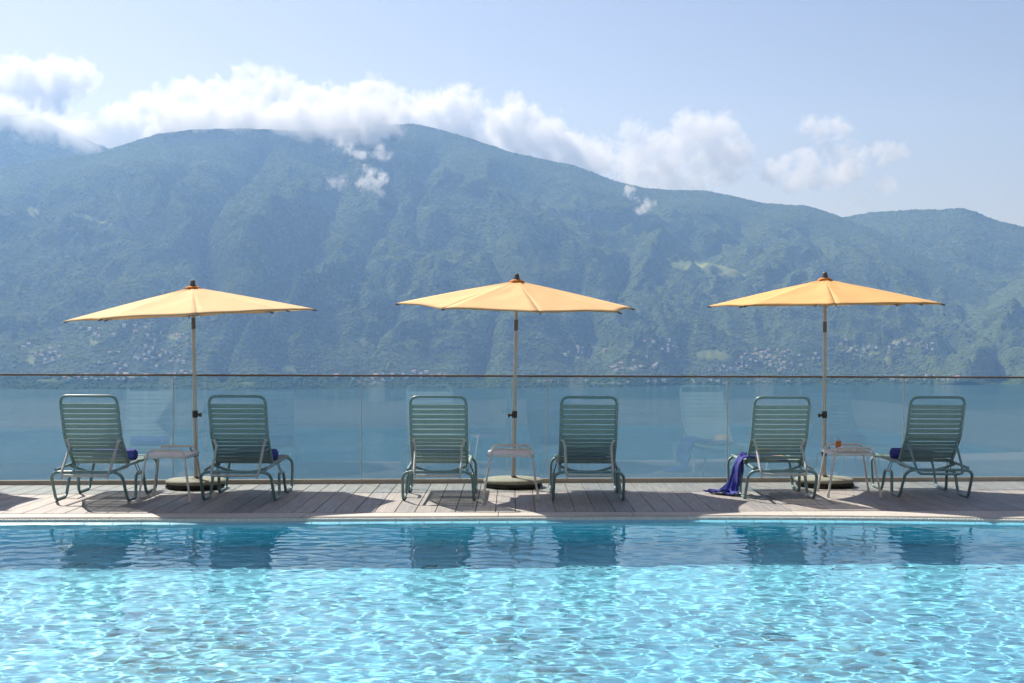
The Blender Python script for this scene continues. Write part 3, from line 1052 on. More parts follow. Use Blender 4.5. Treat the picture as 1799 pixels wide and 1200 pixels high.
# coping
cop = tag(MB().box((XL, 11.2, -1.2), (XR, 11.21, -1.19)).build('pool_coping', M['under']), kind='structure')
joints = [-8.6, -7.1, -5.35, -3.62, -1.9, -0.12, 1.13, 2.65, 4.0, 5.6, 7.2, 8.6]
for a, b_ in zip(joints[:-1], joints[1:]):
    xs = np.linspace(a + 0.003, b_ - 0.003, 14)
    vs_, fs_ = [], []
    for x in xs:
        y0, y1 = ey(x) + 0.045, deck_y(x) - 0.006
        for (yy, zz) in ((y0, -0.30), (y0, -0.012), (y0 + 0.010, -0.002), (y1 - 0.004, -0.002), (y1, -0.006), (y1, -0.30)):
            vs_.append((x, yy, zz))
    for i in range(len(xs) - 1):
        for k in range(6):
            j = (k + 1) % 6
            fs_.append((i * 6 + k, i * 6 + j, (i + 1) * 6 + j, (i + 1) * 6 + k))
    m = MB().add(vs_, fs_)
    m.add(vs_[:6], [(5, 4, 3, 2, 1, 0)]); m.add(vs_[-6:], [(0, 1, 2, 3, 4, 5)])
    m.build('coping_stone', M['coping'], cop)
# overflow grate: narrow white slats along the edge
gm = MB()
x = XL
while x < XR:
    y = ey(x)
    gm.box((x, y + 0.012, -0.05), (x + 0.024, y + 0.036, -0.016 + random.uniform(-.001, .001)))
    gm.box((x + 0.024, y + 0.0125, -0.05), (x + 0.032, y + 0.0355, -0.0205))
    x += 0.032
gr = gm.build('overflow_grate', M['grate'], cop)
gr['kind'] = 'stuff'

# basin
def basin_wall(name, pts, z0, z1, mat, parent=None, flip=False):
    v, f = [], []
    for (x, y) in pts: v += [(x, y, z0), (x, y, z1)]
    for i in range(len(pts) - 1):
        q = (2 * i, 2 * i + 2, 2 * i + 3, 2 * i + 1)
        f.append(q if flip else tuple(reversed(q)))
    return MB().add(v, f, 0, False).build(name, mat, parent)


DEPTH = -1.38
xs = np.linspace(XL, XR, 90)
vs_, fs_ = [], []
for x in xs: vs_ += [(x, NEAR_Y, DEPTH), (x, ey(x), DEPTH)]
for i in range(len(xs) - 1): fs_.append((2 * i, 2 * i + 2, 2 * i + 3, 2 * i + 1))
basin = tag(MB().add(vs_, fs_).build('pool_basin', M['floor']), kind='structure')
w1 = basin_wall('basin_wall', [(x, ey(x) - 0.0) for x in xs], DEPTH, -0.06, M['wall'], basin)
w2 = basin_wall('basin_wall', [(XL, NEAR_Y), (XR, NEAR_Y)], DEPTH, -0.075, M['wall'], basin, True)
w3 = basin_wall('basin_wall', [(XL, NEAR_Y), (XL, ey(XL))], DEPTH, -0.075, M['wall'], basin)
w4 = basin_wall('basin_wall', [(XR, NEAR_Y), (XR, ey(XR))], DEPTH, -0.075, M['wall'], basin, True)
for o in (basin, w1, w2, w3, w4): o.cycles.is_caustics_receiver = True
# row of long pale tiles at the water line
x = XL
while x < XR - 0.25:
    x2 = x + 0.247
    ya, yb = ey(x), ey(x2)
    v = [(x, ya - 0.085, -0.10), (x2, yb - 0.085, -0.10), (x2, yb - 0.002, -0.10), (x, ya - 0.002, -0.10),
         (x, ya - 0.085, -0.064), (x2, yb - 0.085, -0.064), (x2, yb - 0.002, -0.040), (x, ya - 0.002, -0.040)]
    MB().add(v, [(3, 2, 1, 0), (4, 5, 6, 7), (0, 1, 5, 4), (1, 2, 6, 5), (2, 3, 7, 6), (3, 0, 4, 7)]).build('edge_tile', M['tile'], basin)
    x += 0.252

# water surface
wx = np.arange(XL, XR + 0.001, 0.017)
wv_ = np.linspace(0, 1, 490)
WX, WV = np.meshgrid(wx, wv_, indexing='ij')
EYX = np.interp(wx, EX, EY)[:, None] - 0.001
WY = NEAR_Y + (EYX - NEAR_Y) * WV
wr = np.random.default_rng(4)
ZW = np.zeros_like(WX)
for k in range(80):
    lam = math.exp(wr.uniform(math.log(0.068), math.log(0.32)))
    th = wr.normal(1.2, 0.9)
    slope = 0.0052 if lam > .11 else 0.0040
    A = slope * lam / (2 * math.pi)
    kx, ky = 2 * math.pi / lam * math.cos(th), 2 * math.pi / lam * math.sin(th)
    ph = wr.uniform(0, 6.28)
    ZW += A * np.sin(kx * (WX + 0.06 * np.sin(WY * 1.7 + ph)) + ky * (WY + 0.05 * np.sin(WX * 1.3 + ph)) + ph)
amp = 0.55 + 0.45 * sstep(0.0, 2.2, EYX - WY)
ZW = ZW * amp
water = link('pool_water', grid_mesh('pool_water', np.stack([WX, WY, WZ + ZW], -1), M['water']))
tag(water, kind='structure')
water.cycles.is_caustics_caster = True

# near terrace, seen mirrored in the glass
t1 = MB()
t1.box((-14, -14, -0.4), (14, NEAR_Y - 0.003, 0.0))
t1.box((-14, NEAR_Y, -0.4), (XL - 0.003, 16.2, -0.002))
t1.box((XR + 0.003, NEAR_Y, -0.4), (14, 16.2, -0.002))
tag(t1.build('terrace', M['terrace']), kind='structure')

# hotel front added behind the pool to bounce fill light; dim in the glass
hotel = empty('hotel_building', (0, -6.0, 0))
tag(hotel, 'pale hotel front added behind the pool terrace for bounced light, seen only in reflections', 'building')
MB().box((-24, -9, -0.38), (24, -3.2, 3.2)).build('ground_floor_wall', M['hstone'], hotel)
MB().box((-24, -9, 3.21), (24, -0.02, 20.7)).build('upper_wall', M['hwhite'], hotel)
MB().box((-24.6, -9.4, 20.71), (24.6, 1.0, 21.1)).build('roof_slab', M['hwhite'], hotel)
for k in range(9):
    MB().box((-22 + k * 5.5 - .2, -.6, 0.001), (-22 + k * 5.5 + .2, -.2, 3.205)).build('column', M['hstone'], hotel)
wm = MB().box((-1.1, 0.0, 0), (1.1, .06, 2.3)).mesh('window', M['hwin'])
for lv in range(5):
    z = 3.9 + lv * 3.4
    MB().box((-23, .001, z - .35), (23, 1.25, z - .15)).build('balcony_slab', M['hwhite'], hotel)
    for k in range(11): link('window', wm, hotel, (-20 + k * 4, 0.0, z + .1))
for k in range(8): link('terrace_door', MB().box((-1.4, 0, 0), (1.4, .05, 2.5)).mesh('terrace_door', M['hwin']), hotel, (-19.25 + k * 5.5, -3.19, .05))

# ------------------------------------------------------------------ glass balustrade
def glass_x(pxx):
    u = (pxx - 899.5) / F
    return u * 15.49 / (1 - 0.0845 * u)


bal = empty('glass_balustrade', (0, glass_y(0), 0), math.atan(0.0845))
tag(bal, 'long frameless glass balustrade with a slim bronze top rail', 'balustrade')
sec = math.hypot(1, 0.0845)
JX = [glass_x(p) * sec for p in (305, 636, 962, 1278, 1588)]
pw = (JX[-1] - JX[0]) / 4
edges = [JX[0] - 2 * pw, JX[0] - pw] + JX + [JX[-1] + pw, JX[-1] + 2 * pw]
for a, b_ in zip(edges[:-1], edges[1:]):
    MB().box((a + 0.006, -0.008, 0.037), (b_ - 0.006, 0.008, 1.205)).build('glass_panel', M['glass'], bal)
for e in edges[1:-1]:
    MB().box((e - 0.0045, -0.007, 0.06), (e + 0.0045, 0.007, 1.2)).build('joint_seal', M['seal'], bal)
MB().box((edges[0], -0.016, 1.200), (edges[-1], 0.016, 1.221), 0, 0.004).build('top_rail', M['rail'], bal)
bc = MB()
bc.box((edges[0], -0.030, 0.0), (edges[-1], -0.012, 0.048), 0, 0.003)
bc.box((edges[0], 0.012, 0.0), (edges[-1], 0.032, 0.048), 0, 0.003)
bc.box((edges[0], -0.0118, 0.0), (edges[-1], 0.0118, 0.036))
bc.build('base_channel', M['channel'], bal)

# ================================================================== loungers
TR = 0.0145
def strap_mesh(halfw, tr, w, name):
    """one vinyl strap: a flat band with a sleeve wrapped round each side tube"""
    m = MB()
    t = 0.0022
    m.box((-halfw, -w / 2, -t), (halfw, w / 2, t))
    for s_ in (-1, 1):
        r = tr + 0.0035
        vs_, fs_ = [], []
        n = 8
        for y in (-w / 2 - .001, -w / 2 + .004, w / 2 - .004, w / 2 + .001):
            rr = r if abs(y) < w / 2 - .002 else r - .002
            for k in range(n):
                a = 2 * math.pi * k / n
                vs_.append((s_ * halfw + rr * math.cos(a), y, rr * math.sin(a)))
        for i in range(3):
            for k in range(n):
                k2 = (k + 1) % n
                fs_.append((i * n + k, (i + 1) * n + k, (i + 1) * n + k2, i * n + k2))
        m.add(vs_, fs_, 0, True)
    return m.mesh(name, M['strap'])


HWB, HWS = 0.277, 0.295      # half widths of back and seat tubes
BH, BM, BT = Vector((0, 0.30, 0.345)), Vector((0, 0.017, 0.635)), Vector((0, -0.14, 1.045))     # hinge, bend, top of the back
B1 = (BM - BH).length
BL = B1 + (BT - BM).length


def bp(x, s_, n_=0.0):
    """point on the backrest: x across, s along from the hinge, n out of the plane towards the head"""
    D = (BM - BH).normalized() if s_ < B1 else (BT - BM).normalized()
    nrm = Vector((0, -D.z, D.y))
    p = BH + D * s_ if s_ < B1 else BM + D * (s_ - B1)
    return Vector((x, 0, 0)) + p + nrm * n_


def bang(s_):
    D1, D2 = (BM - BH).normalized(), (BT - BM).normalized()
    a1, a2 = math.atan2(D1.z, D1.y), math.atan2(D2.z, D2.y)
    t = min(1, max(0, (s_ - B1 + .05) / .10))
    return a1 + (a2 - a1) * t


def side_path(s_):
    # bar at head, leg, runner, bridge, leg, runner, foot end
    return [(-0.20, .305, .345), (0.0, .0125, .355), (0.30, .0125, .352), (0.36, .235, .335), (0.62, .235, .335), (0.70, .0125, .350), (1.06, .0125, .352), (1.20, .335, .340)]


def make_lounger(cx_, d, label, bail_mat='bail', coils=()):
    root = empty('sun_lounger', ((cx_ - 899.5) / F * d, d, 0))
    tag(root, label, 'sun lounger', 'teal strap sun loungers in a row by the balustrade')
    if 'frame' not in LM:
        p = side_path(1)
        left = [(-w, y, z) for (y, z, w) in p]
        right = [(w, y, z) for (y, z, w) in reversed(p)]
        rr = [.10] + [.05, .05, .05, .05, .05, .05] + [.10] + [.10] + [.05] * 6 + [.10]
        LM['frame'] = MB().tube(fillet(left + right, rr, 5, True), TR + .001, 8, True).mesh('base_frame', M['tube'])
        sl = [(-HWS, -0.185, .325), (-HWS, 0.33, .345), (-HWS, 1.17, .352), (HWS, 1.17, .352), (HWS, 0.33, .345), (HWS, -0.185, .325)]
        LM['seat_frame'] = MB().tube(fillet(sl, [.05, .2, .07, .07, .2, .05], 5), TR, 8).mesh('seat_frame', M['tube'])
        bowm = MB()
        bow = [(-HWS + HWS * 2 * k / 12, 0.24, .328 - .07 * math.sin(math.pi * k / 12)) for k in range(13)]
        bowm.tube(bow, .0135, 7)
        LM['bow'] = bowm.mesh('stretcher', M['tube'])
        bk = [bp(-HWB, -0.02), bp(-HWB, B1), bp(-HWB, BL), bp(HWB, BL), bp(HWB, B1), bp(HWB, -0.02)]
        LM['back'] = MB().tube(fillet(bk, [.1, .08, .08, .08, .08, .1], 7), TR, 8).mesh('back_frame', M['tube'])
        LM['bstrap'] = strap_mesh(HWB, TR, .0435, 'back_strap')
        LM['sstrap'] = strap_mesh(HWS, TR, .048, 'seat_strap')
        LM['cross'] = MB().tube(fillet([bp(-HWB, .245, .0), bp(-HWB + .04, .228, .035), bp(HWB - .04, .228, .035), bp(HWB, .245, .0)], .03, 4), .0135, 7).mesh('back_crossbar', M['tube'])
        cm = MB()
        for k in range(7):
            y = 0.03 + k * .038
            ring = [(.3535 + .016 * math.cos(a), y + .006 * (a / 6.28), .0165 + .016 * math.sin(a)) for a in np.linspace(0, 6.28, 9)[:-1]]
            cm.tube(ring, .0055, 5, True)
        LM['coil'] = cm.mesh('runner_sleeve', M['clip'])
        tb = MB()
        tb.box((-.32, .315, .300), (.32, .345, .322))
        LM['tie'] = tb.mesh('cross_tie', M['tube'])
    link('base_frame', LM['frame'], root)
    link('seat_frame', LM['seat_frame'], root)
    link('stretcher', LM['bow'], root)
    back = link('back_frame', LM['back'], root)
    link('back_crossbar', LM['cross'], root)
    NB = 14
    for k in range(NB):
        s_ = 0.030 + k * (BL - 0.105 - 0.030) / (NB - 1)
        p = bp(0, s_)
        link('back_strap', LM['bstrap'], root, p + Vector((0, random.uniform(-.0012, .0012), random.uniform(-.0016, .0016))), (bang(s_) + random.uniform(-.06, .06), random.uniform(-.004, .004), 0))
    NS = 14
    for k in range(NS):
        y = 0.36 + k * (1.13 - 0.36) / (NS - 1)
        link('seat_strap', LM['sstrap'], root, (0, y + random.uniform(-.002, .002), .345 + .007 * (y - .33)), (random.uniform(-.05, .05), 0, random.uniform(-.004, .004)))
    # the bail that props the back: fixed to the back tubes, resting on the head bar
    if bail_mat == 'bail':
        pa = [bp(-HWB + .015, B1 - .03, .012), bp(-HWB + .045, B1 - .085, .05), (-.232, -.20, .315), (-.225, -.232, .272), (.225, -.232, .272), (.232, -.20, .315), bp(HWB - .045, B1 - .085, .05), bp(HWB - .015, B1 - .03, .012)]
        bm = MB().tube(fillet(pa, [0, .025, .03, .035, .035, .03, .025, 0], 4), .0135, 8)
        q0, q1 = Vector(pa[1]), Vector(pa[2])
        for s_ in (-1, 1):
            for q in range(5):      # notched rack on the inner side
                c_ = q1.lerp(q0, .08 + q * .11)
                bm.box((s_ * abs(c_.x) - .006, c_.y + .008, c_.z - .008), (s_ * abs(c_.x) + .006, c_.y + .026, c_.z + .008))
            a_ = bp(0, B1 - .03, .014)
            bm.box((s_ * .262 - .022, a_.y - .007, a_.z - .007), (s_ * .262 + .022, a_.y + .007, a_.z + .007))
            bm.box((s_ * .225 - .006, -.238, .236), (s_ * .225 + .006, -.226, .27))
    else:
        pa = [bp(-HWB + .01, B1 - .03, .0), bp(-HWB + .03, B1 - .08, .02), (-.235, -.235, .268), (.235, -.235, .268), bp(HWB - .03, B1 - .08, .02), bp(HWB - .01, B1 - .03, .0)]
        bm = MB().tube(fillet(pa, [0, .03, .06, .06, .03, 0], 6), .0135, 8)
    bm.build('back_support', M[bail_mat], root)
    for (sx, far) in coils:
        c_ = link('runner_sleeve', LM['coil'], root, (0, 0.73 if far else 0, 0))
        if sx < 0: c_.scale = (-1, 1, 1)
    # small hooks holding the seat frame on the bridges
    hk = MB()
    for s_ in (-1, 1):
        for y in (.44, .52): hk.tube([(s_ * HWS, y, .345), (s_ * .333, y + .03, .238)], .004, 5)
    hk.build('hanger', M['dark'], root)
    return root


LM = {}
L = [
    make_lounger(162.8, 13.51, 'leftmost teal lounger, seen left of the left parasol pole, rolled towel showing right'),
    make_lounger(421.3, 13.60, 'teal lounger just right of the left parasol pole'),
    make_lounger(771.4, 13.71, 'teal lounger just left of the middle parasol pole'),
    make_lounger(1034.5, 13.78, 'teal lounger just right of the middle parasol pole'),
    make_lounger(1370.5, 13.98, 'teal lounger with a purple towel draped over its side', coils=((1, False), (1, True))),
    make_lounger(1641.6, 14.18, 'rightmost teal lounger with an all teal back support', 'tube', coils=((-1, True),)),
]

# ------------------------------------------------------------------ towels
def towel_roll(lo, x0, x1, y, label, spiral):
    d = lo.location
    m = MB()
    n = 16
    prof = []
    R = 0.06
    vs_, fs_ = [], []
    secs = [(x0, .80), (x0 + .004, .95), (x0 + .015, 1.0)] + [(x0 + (x1 - x0) * q, 1.0 + random.uniform(-.02, .025)) for q in (.2, .4, .6, .8)] + [(x1 - .015, 1.0), (x1 - .004, .95), (x1, .80)]
    for (x, s_) in secs:
        for k in range(n):
            a = 2 * math.pi * k / n
            r = R * s_ * (1 + .02 * math.sin(3 * a + x * 9))
            vs_.append((x, y + r * math.cos(a) * 1.04, .3525 + R * .98 + r * math.sin(a) * .97))
    for i in range(len(secs) - 1):
        for k in range(n):
            k2 = (k + 1) % n
            fs_.append((i * n + k, i * n + k2, (i + 1) * n + k2, (i + 1) * n + k))
    m.add(vs_, fs_, 0, True)
    m.add(vs_[:n], [tuple(reversed(range(n)))]); m.add(vs_[-n:], [tuple(range(n))])
    for xe in (x0 - .002, x1 + .002):
        sp = []
        for k in range(60):
            a = k * .33
            r = .006 + .044 * k / 60
            sp.append((xe, y + r * math.cos(a), .3525 + R * .98 + r * math.sin(a)))
        m.tube(sp, .0045, 5)
    o = m.build('towel', M['towel'], None, (d.x, d.y, d.z))
    tag(o, label, 'towel', 'rolled purple towels on the loungers')


towel_roll(L[0], -.17, .265, .62, 'rolled purple towel on the leftmost lounger', 1)
towel_roll(L[1], -.14, .27, .62, 'rolled purple towel on the lounger right of the left parasol pole', 1)
towel_roll(L[2], -.20, .20, .62, 'rolled purple towel half hidden on the lounger left of the middle pole', 1)
towel_roll(L[3], -.22, .21, .62, 'rolled purple towel half hidden on the lounger right of the middle pole', 1)
towel_roll(L[5], -.275, .17, .60, 'rolled purple towel showing its spiral end on the rightmost lounger', 1)


def draped_towel(lo):
    prof = [(.14, .362), (.0, .364), (-.12, .372), (-.22, .388), (-.285, .392), (-.325, .376), (-.352, .325), (-.375, .26), (-.40, .19), (-.43, .115), (-.47, .055), (-.52, .022), (-.57, .014), (-.63, .012), (-.665, .013)]
    p = fillet([(a, 0, b) for a, b in prof], .03, 4)
    ns, nw = len(p), 60
    G = np.zeros((ns, nw, 3))
    for i, q in enumerate(p):
        f = i / (ns - 1)
        hang = float(sstep(.28, .5, f))
        flr = float(sstep(.74, .95, f))
        y0 = .50 - .04 * hang - .12 * flr
        w = .48 - .26 * float(sstep(.12, .45, f)) + .10 * float(sstep(.6, 1.0, f))
        for k in range(nw):
            g = k / (nw - 1)
            ph = g * 2 * math.pi
            fold = .024 * math.sin(ph * 2.7 + f * 2.5) + .013 * math.sin(ph * 5.3 + 1 + f * 6) + .006 * math.sin(ph * 9.7 + f * 13)
            x, z = q.x, q.z
            if x < -.34: x = -.34 + (x + .34) * (.12 + .95 * g ** .8)
            x += -fold * 1.25 * hang * (1 - .6 * flr) - .03 * (g - .45) * flr
            z += (abs(fold) * .9 + .006 * math.sin(f * 21 + ph * 1.5)) * (1 - hang) + flr * (abs(fold) * .9 + .010 * (1 + math.sin(ph * 1.6 + f * 9)))
            G[i, k] = (x, y0 + (g - .5) * w + .014 * math.sin(f * 9 + ph) + .010 * math.sin(f * 23 + ph * 2), max(z, .008))
    me = grid_mesh('towel', G, M['towel'])
    o = link('towel', me, None, lo.location)
    md = o.modifiers.new('thick', 'SOLIDIFY'); md.thickness = .008; md.offset = 1
    tag(o, 'purple towel hanging from a lounger side down onto the deck', 'towel')
    # shorter front flap with woven border bands
    fl = [(-.20, .395), (-.29, .398), (-.335, .375), (-.362, .32), (-.375, .25), (-.382, .18), (-.386, .10)]
    p = fillet([(a, 0, b) for a, b in fl], .03, 3)
    ns, nw = len(p), 22
    G = np.zeros((ns, nw, 3))
    for i, q in enumerate(p):
        f = i / (ns - 1)
        for k in range(nw):
            g = k / (nw - 1)
            fold = .014 * math.sin(g * 9 + f * 2) + .007 * math.sin(g * 21 + f * 5)
            G[i, k] = (q.x - fold * sstep(.3, .6, f) - .014, .245 + .03 * (1 - f) + (g - .5) * (.17 - .03 * f), q.z + .008 + abs(fold) * (1 - sstep(.3, .6, f)))
    fo = link('towel_flap', grid_mesh('towel_flap', G, M['towel']), o)
    md = fo.modifiers.new('thick', 'SOLIDIFY'); md.thickness = .008; md.offset = 1


draped_towel(L[4])


def straw_hat(lo):
    t = empty('straw_hat', (lo.location.x - .02, lo.location.y + .78, .362))
    t.rotation_euler = (0.10, -0.08, 0.4)
    m = MB()
    prof = [(.205, .018), (.175, .006), (.13, .004), (.098, .010), (.092, .05), (.088, .085), (.078, .108), (.05, .118), (.012, .116)]
    m.lathe(prof, 28)
    m.build('hat_body', M['straw'], t)
    MB().lathe([(.0965, .016), (.0945, .05)], 28, caps=False).build('hat_band', M['band'], t)
    tag(t, 'straw sun hat lying behind the slats of the towel draped lounger', 'hat')


straw_hat(L[4])

# ------------------------------------------------------------------ tables
def make_table(x0, x1, ya, yb, label, rz=0.0):
    cx_, cy_ = (x0 + x1) / 2, (ya + yb) / 2
    root = empty('side_table', (cx_, cy_, 0), rz)
    tag(root, label, 'side table', 'pale side tables between the loungers')
    hw, hd = (x1 - x0) / 2, (yb - ya) / 2
    for s_ in (-1, 1):
        y = s_ * hd
        pts = [(-hw, y, .012), (-hw * .74, y * .88, .44), (-hw * .66, y * .86, .513), (hw * .66, y * .86, .513), (hw * .74, y * .88, .44), (hw, y, .012)]
        MB().tube(fillet(pts, [0, .10, .065, .065, .10, 0], 6), .0115, 8).build('hoop_frame', M['table'], root)
        for q in (-1, 1):
            MB().lathe([(.013, 0), (.0145, .006), (.0135, .045), (.0125, .05)], 10, (q * hw, y, 0)).build('foot_cap', M['clip'] if not (q > 0 and s_ < 0) else M['table'], root)
    # dished top with rounded corners
    w, d = hw * .84, hd * .87
    out = []
    for (sx, sy) in ((1, 1), (-1, 1), (-1, -1), (1, -1)):
        a0 = {(1, 1): 0, (-1, 1): 90, (-1, -1): 180, (1, -1): 270}[(sx, sy)]
        for k in range(6):
            a = math.radians(a0 + k * 18)
            out.append((sx * (w - .035) + .035 * math.cos(a), sy * (d - .035) + .035 * math.sin(a)))
    n = len(out)
    m = MB()
    rings = [(1.0, .430), (1.012, .440), (1.012, .456), (.985, .462), (.93, .457), (.5, .456)]
    vs_ = []
    for (s_, z) in rings: vs_ += [(p[0] * s_, p[1] * s_, z) for p in out]
    fs_ = []
    for i in range(len(rings) - 1):
        for k in range(n):
            k2 = (k + 1) % n
            fs_.append((i * n + k, i * n + k2, (i + 1) * n + k2, (i + 1) * n + k))
    m.add(vs_, fs_)
    m.add(vs_[:n], [tuple(reversed(range(n)))]); m.add(vs_[-n:], [tuple(range(n))])
    m.build('tabletop', M['tabletop'], root)
    return root


T1 = make_table(-3.66, -3.15, 13.37, 14.0, 'pale side table beside the left parasol base, empty, right of the leftmost lounger', 0.02)
T2 = make_table(-.285, .275, 13.76, 14.36, 'pale empty side table in front of the middle parasol pole')
T3 = make_table(3.29, 3.83, 14.12, 14.71, 'pale side table carrying orange juice and an open book', -0.04)

# juice
jt = empty('juice_glass', (3.475, 14.53, .4585))
gm = MB().lathe([(.029, 0), (.0295, .004), (.0345, .140), (.0332, .140), (.0283, .008), (.004, .008)], 24, caps=False)
gm.add([(.029 * math.cos(2 * math.pi * k / 24), .029 * math.sin(2 * math.pi * k / 24), 0) for k in range(24)], [tuple(reversed(range(24)))])
gm.build('tumbler', M['tumbler'], jt)
MB().lathe([(.0275, .0095), (.0325, .098), (.004, .0975)], 24).build('juice', M['juice'], jt)
tag(jt, 'tall tumbler of orange juice on the right hand side table', 'glass')

# book
bt = empty('open_book', (3.56, 14.36, .4575), 0.12)
bt.scale = (1.2, 1.1, 1.0)
def pages(sx, h):
    n = 10
    m = MB()
    pr = []
    for k in range(n + 1):
        s_ = k / n
        x = sx * .135 * s_
        z = .004 + h * (math.sin(min(1, s_ * 3.2) * math.pi / 2)) * (1 - .62 * s_ ** 2)
        pr.append((x, z))
    vs_ = []
    for (x, z) in pr: vs_ += [(x, -.10, .003), (x, .10, .003), (x, .10, z), (x, -.10, z)]
    fs_ = []
    for i in range(n):
        for k in range(4):
            j = (k + 1) % 4
            fs_.append((i * 4 + k, i * 4 + j, (i + 1) * 4 + j, (i + 1) * 4 + k))
    m.add(vs_, fs_, 0, False)
    m.add(vs_[-4:], [(0, 1, 2, 3)]); m.add(vs_[:4], [(3, 2, 1, 0)])
    return m
pages(-1, .036).build('pages', M['paper'], bt)
pages(1, .040).build('pages', M['paper'], bt)
MB().box((-.142, -.104, 0), (.142, .104, .0026)).build('cover', M['cover'], bt)
tag(bt, 'open book lying on the right hand side table', 'book')

# ------------------------------------------------------------------ parasols
def make_parasol(base, apex, rim_z, sx, sy, R, phase, label, knob=1, canvas='fabric'):
    """base (x, y), apex point of the canvas, rim height at the pole, slopes of the rim plane, corner phase in degrees"""
    root = empty('parasol', (base[0], base[1], 0))
    tag(root, label, 'parasol', 'peach parasols between the loungers')
    A = Vector((apex[0] - base[0], apex[1] - base[1], apex[2]))
    # weighted base: moulded lid over a dark tray
    bs = MB()
    bs.lathe([(.285, 0), (.312, .012), (.320, .040), (.306, .048)], 40, mi=1)
    bs.lathe([(.300, .0482), (.322, .052), (.330, .066), (.326, .082), (.300, .097), (.10, .1025), (.03, .103)], 40, mi=0)
    b_o = bs.build('base', [M['lid'], M['tray']], root)
    for a_ in (200, 250, 340):
        ca, sa = math.cos(math.radians(a_)), math.sin(math.radians(a_))
        MB().box((-.045, -.012, .012), (.045, .006, .034)).build('grip_recess', M['dark'], b_o, (ca * .316, sa * .316, 0), (0, 0, math.radians(a_ + 90)))
    MB().lathe([(.055, .1031), (.052, .108), (.032, .112), (.030, .125)], 20).build('pole_flange', M['sleeve'], root)
    ax = A.normalized()
    low = ax * (.78 / ax.z)
    top = A * 1.0
    MB().tube([ax * (.09 / ax.z), low], .0245, 14).build('lower_pole', M['pole'], root)
    MB().tube([low * .99, ax * (1.72 / ax.z)], .0205, 14).build('upper_pole', M['pole'], root)
    MB().tube([ax * (1.72 / ax.z), ax * (1.84 / ax.z)], .0222, 14).build('tilt_joint', M['sleeve'], root)
    MB().tube([ax * (1.84 / ax.z), top * .985], .0195, 14).build('mast_top', M['pole'], root)
    # clamp with knob, and lower collar with lever
    c1 = ax * (.80 / ax.z)
    cl = MB()
    cl.lathe([(.025, -.040), (.030, -.032), (.031, .022), (.026, .038)], 18, tuple(c1))
    co = cl.build('height_clamp', M['dark'], root)
    kb = MB()
    k0 = c1 + Vector((.03 * knob, -.01, -.005))
    kb.tube([k0, k0 + Vector((.025 * knob, -.005, -.004))], .011, 8)
    kb.tube([k0 + Vector((.022 * knob, -.005, -.004)), k0 + Vector((.042 * knob, -.008, -.006))], .022, 10)
    kb.build('knob', M['dark'], co)
    c2 = ax * (.365 / ax.z)
    c2o = MB().lathe([(.0275, -.03), (.031, -.025), (.031, .01), (.041, .014), (.041, .022), (.029, .028)], 18, tuple(c2)).build('lower_collar', M['dark'], root)
    MB().tube([c2 + Vector((-.02 * knob, -.01, .015)), c2 + Vector((-.05 * knob, -.015, .05)), c2 + Vector((-.058 * knob, -.015, .075))], .007, 6).build('lever', M['dark'], c2o)
    # canvas
    def rim(a, rr=1.0):
        x, y = R * rr * math.cos(a), R * rr * math.sin(a)
        return Vector((A.x + x, A.y + y, rim_z + sx * x + sy * y))
    up = Vector((-sx, -sy, 1)).normalized()
    cap = MB()
    for k in range(8):
        a0 = math.radians(phase + 45 * k)
    hubp = A + up * -.035
    nn = 16
    vs_ = []
    for (r_, z_) in ((.028, .012), (.06, .006), (.088, -.014), (.082, -.016), (.05, -.004)):
        for k in range(nn):
            a = 2 * math.pi * k / nn
            w_ = 1 + .10 * math.sin(a * 4 + phase)
            vs_.append(A + Vector((r_ * w_ * math.cos(a), r_ * w_ * math.sin(a), z_ + .004 * math.sin(a * 5))))
    fs_ = []
    for i in range(4):
        for k in range(nn):
            k2 = (k + 1) % nn
            fs_.append((i * nn + k, i * nn + k2, (i + 1) * nn + k2, (i + 1) * nn + k))
    canopy = MB().add(vs_, fs_, 0, True).build('canopy', M['fabric2'], root)
    MB().lathe([(.030, .004), (.031, .02), (.024, .062), (.020, .074), (.008, .080)], 16, tuple(A)).build('finial', M['finial'], root)
    NR, NA = 16, 12
    for k in range(8):
        a0, a1 = math.radians(phase + 45 * k), math.radians(phase + 45 * (k + 1))
        c0, c1_ = rim(a0), rim(a1)
        G = np.zeros((NR + 2, NA + 1, 3))
        for i in range(NR + 1):
            s_ = .02 + .98 * i / NR
            for j in range(NA + 1):
                g = j / NA
                bow = math.sin(math.pi * g)
                # edge is cut concave; panel sags between its ribs; ribs bow down slightly
                e = c0.lerp(c1_, g)
                inward = (A + (e - A) * (1 - .045 * bow * s_))
                p = A.lerp(inward, s_)
                rib = .006 * math.sin(math.pi * s_)          # tensioned rib rises a little
                p = p + up * (rib - .022 * bow * s_ * (1.15 - s_) * 2.0)
                p = p + up * (.006 * math.sin(g * 19 + k * 1.7 + phase) * max(0, .5 - s_) + .004 * math.sin(s_ * 11 + g * 7 + k * 2.1 + phase) * bow)
                G[i, j] = p
        for j in range(NA + 1):   # hem turned down
            p = Vector(G[NR, j]); G[NR + 1, j] = p - up * .012 + (A - p).normalized() * .003
        po = link('canopy_panel', grid_mesh('canopy_panel', G, M[canvas]), canopy)
        md = po.modifiers.new('thick', 'SOLIDIFY'); md.thickness = .0016; md.offset = -1
    hub = MB().lathe([(.03, -.20), (.046, -.19), (.046, -.11), (.03, -.09)], 16, tuple(A)).build('hub', M['finial'], root)
    run = A - ax * .30
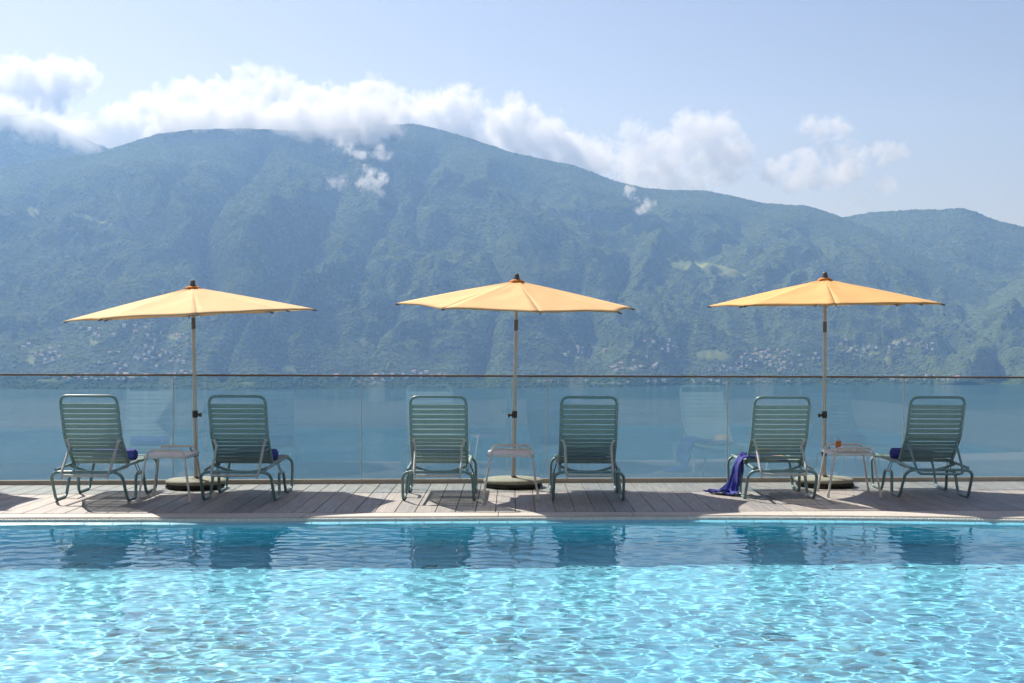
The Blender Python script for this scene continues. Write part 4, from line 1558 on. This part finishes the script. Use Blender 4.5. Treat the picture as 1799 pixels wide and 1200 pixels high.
    for k in range(8):
        a0 = math.radians(phase + 45 * k)
        c0 = rim(a0)
        pts = []
        for i in range(9):
            s_ = .03 + .97 * i / 8
            pts.append(A.lerp(c0, s_) + up * (.006 * math.sin(math.pi * s_) - .014))
        rb = MB().tube(pts, .0075, 6).build('rib', M['pole'], root)
        dr = (c0 - A).normalized()
        q = c0 - up * .014
        MB().tube([q - dr * .030, q + dr * .022], .0085, 6).build('end_cap', M['dark'], rb)
        mid = A.lerp(c0, .46) - up * .012
        MB().tube([run + (c0 - A).normalized() * .03, mid], .0055, 5).build('strut', M['pole'], rb)
    return root


def px_x(x, d): return (x - 899.5) / F * d


make_parasol((px_x(346.3, 14.8), 14.8), (px_x(338.3, 14.8), 14.8, 2.172), 1.875, .054, .026, 1.315, -30, 'palest peach parasol on the left, its canopy drooping to the left', 1, 'fabric4')
make_parasol((px_x(902.8, 15.05), 15.05), (px_x(907.5, 15.05), 15.05, 2.272), 2.0, -.024, .075, 1.315, -35, 'peach parasol in the middle', -1)
make_parasol((px_x(1449, 15.3), 15.3), (px_x(1449, 15.3), 15.3, 2.318), 2.032, .014, .023, 1.28, -8, 'deeper orange parasol on the right with struts showing under its rim', -1, 'fabric3')
make_parasol((-6.98, 14.62), (-6.98, 14.62, 2.2), 1.92, .0, .04, 1.35, -20, 'parasol just beyond the left edge, seen only by its shadow', 1)

# a dry leaf on the balustrade base
lf = MB().add([(-.022, -.010, .0), (0, -.016, .009), (.024, -.006, .002), (.018, .012, .010), (-.006, .015, .003), (-.024, .008, .008), (0, 0, .014)],
              [(0, 1, 6), (1, 2, 6), (2, 3, 6), (3, 4, 6), (4, 5, 6), (5, 0, 6)]).build('dry_leaf', M['leaf'], None, (px_x(488, 15.1), glass_y(px_x(488, 15.1)) - .05, .002))
tag(lf, 'small dry orange leaf at the foot of the glass', 'leaf')

# ================================================================== haze
hz = NT('haze_air')
pv = hz.n('VolumePrincipled')
pv.inputs['Color'].default_value = (0.30, 0.54, 1.0, 1)
pv.inputs['Density'].default_value = 0.56e-4
pv.inputs['Anisotropy'].default_value = 0.44
pv.inputs['Absorption Color'].default_value = (1, 1, 1, 1)
hz.l(pv.outputs[0], hz.out.inputs['Volume'])
HB = MB().box((-8200, -40, LAKE_Z - 8), (8200, 11250, 1900))
tag(HB.build('haze', hz.mat), 'pale blue summer haze over the lake', 'haze', None, 'stuff')
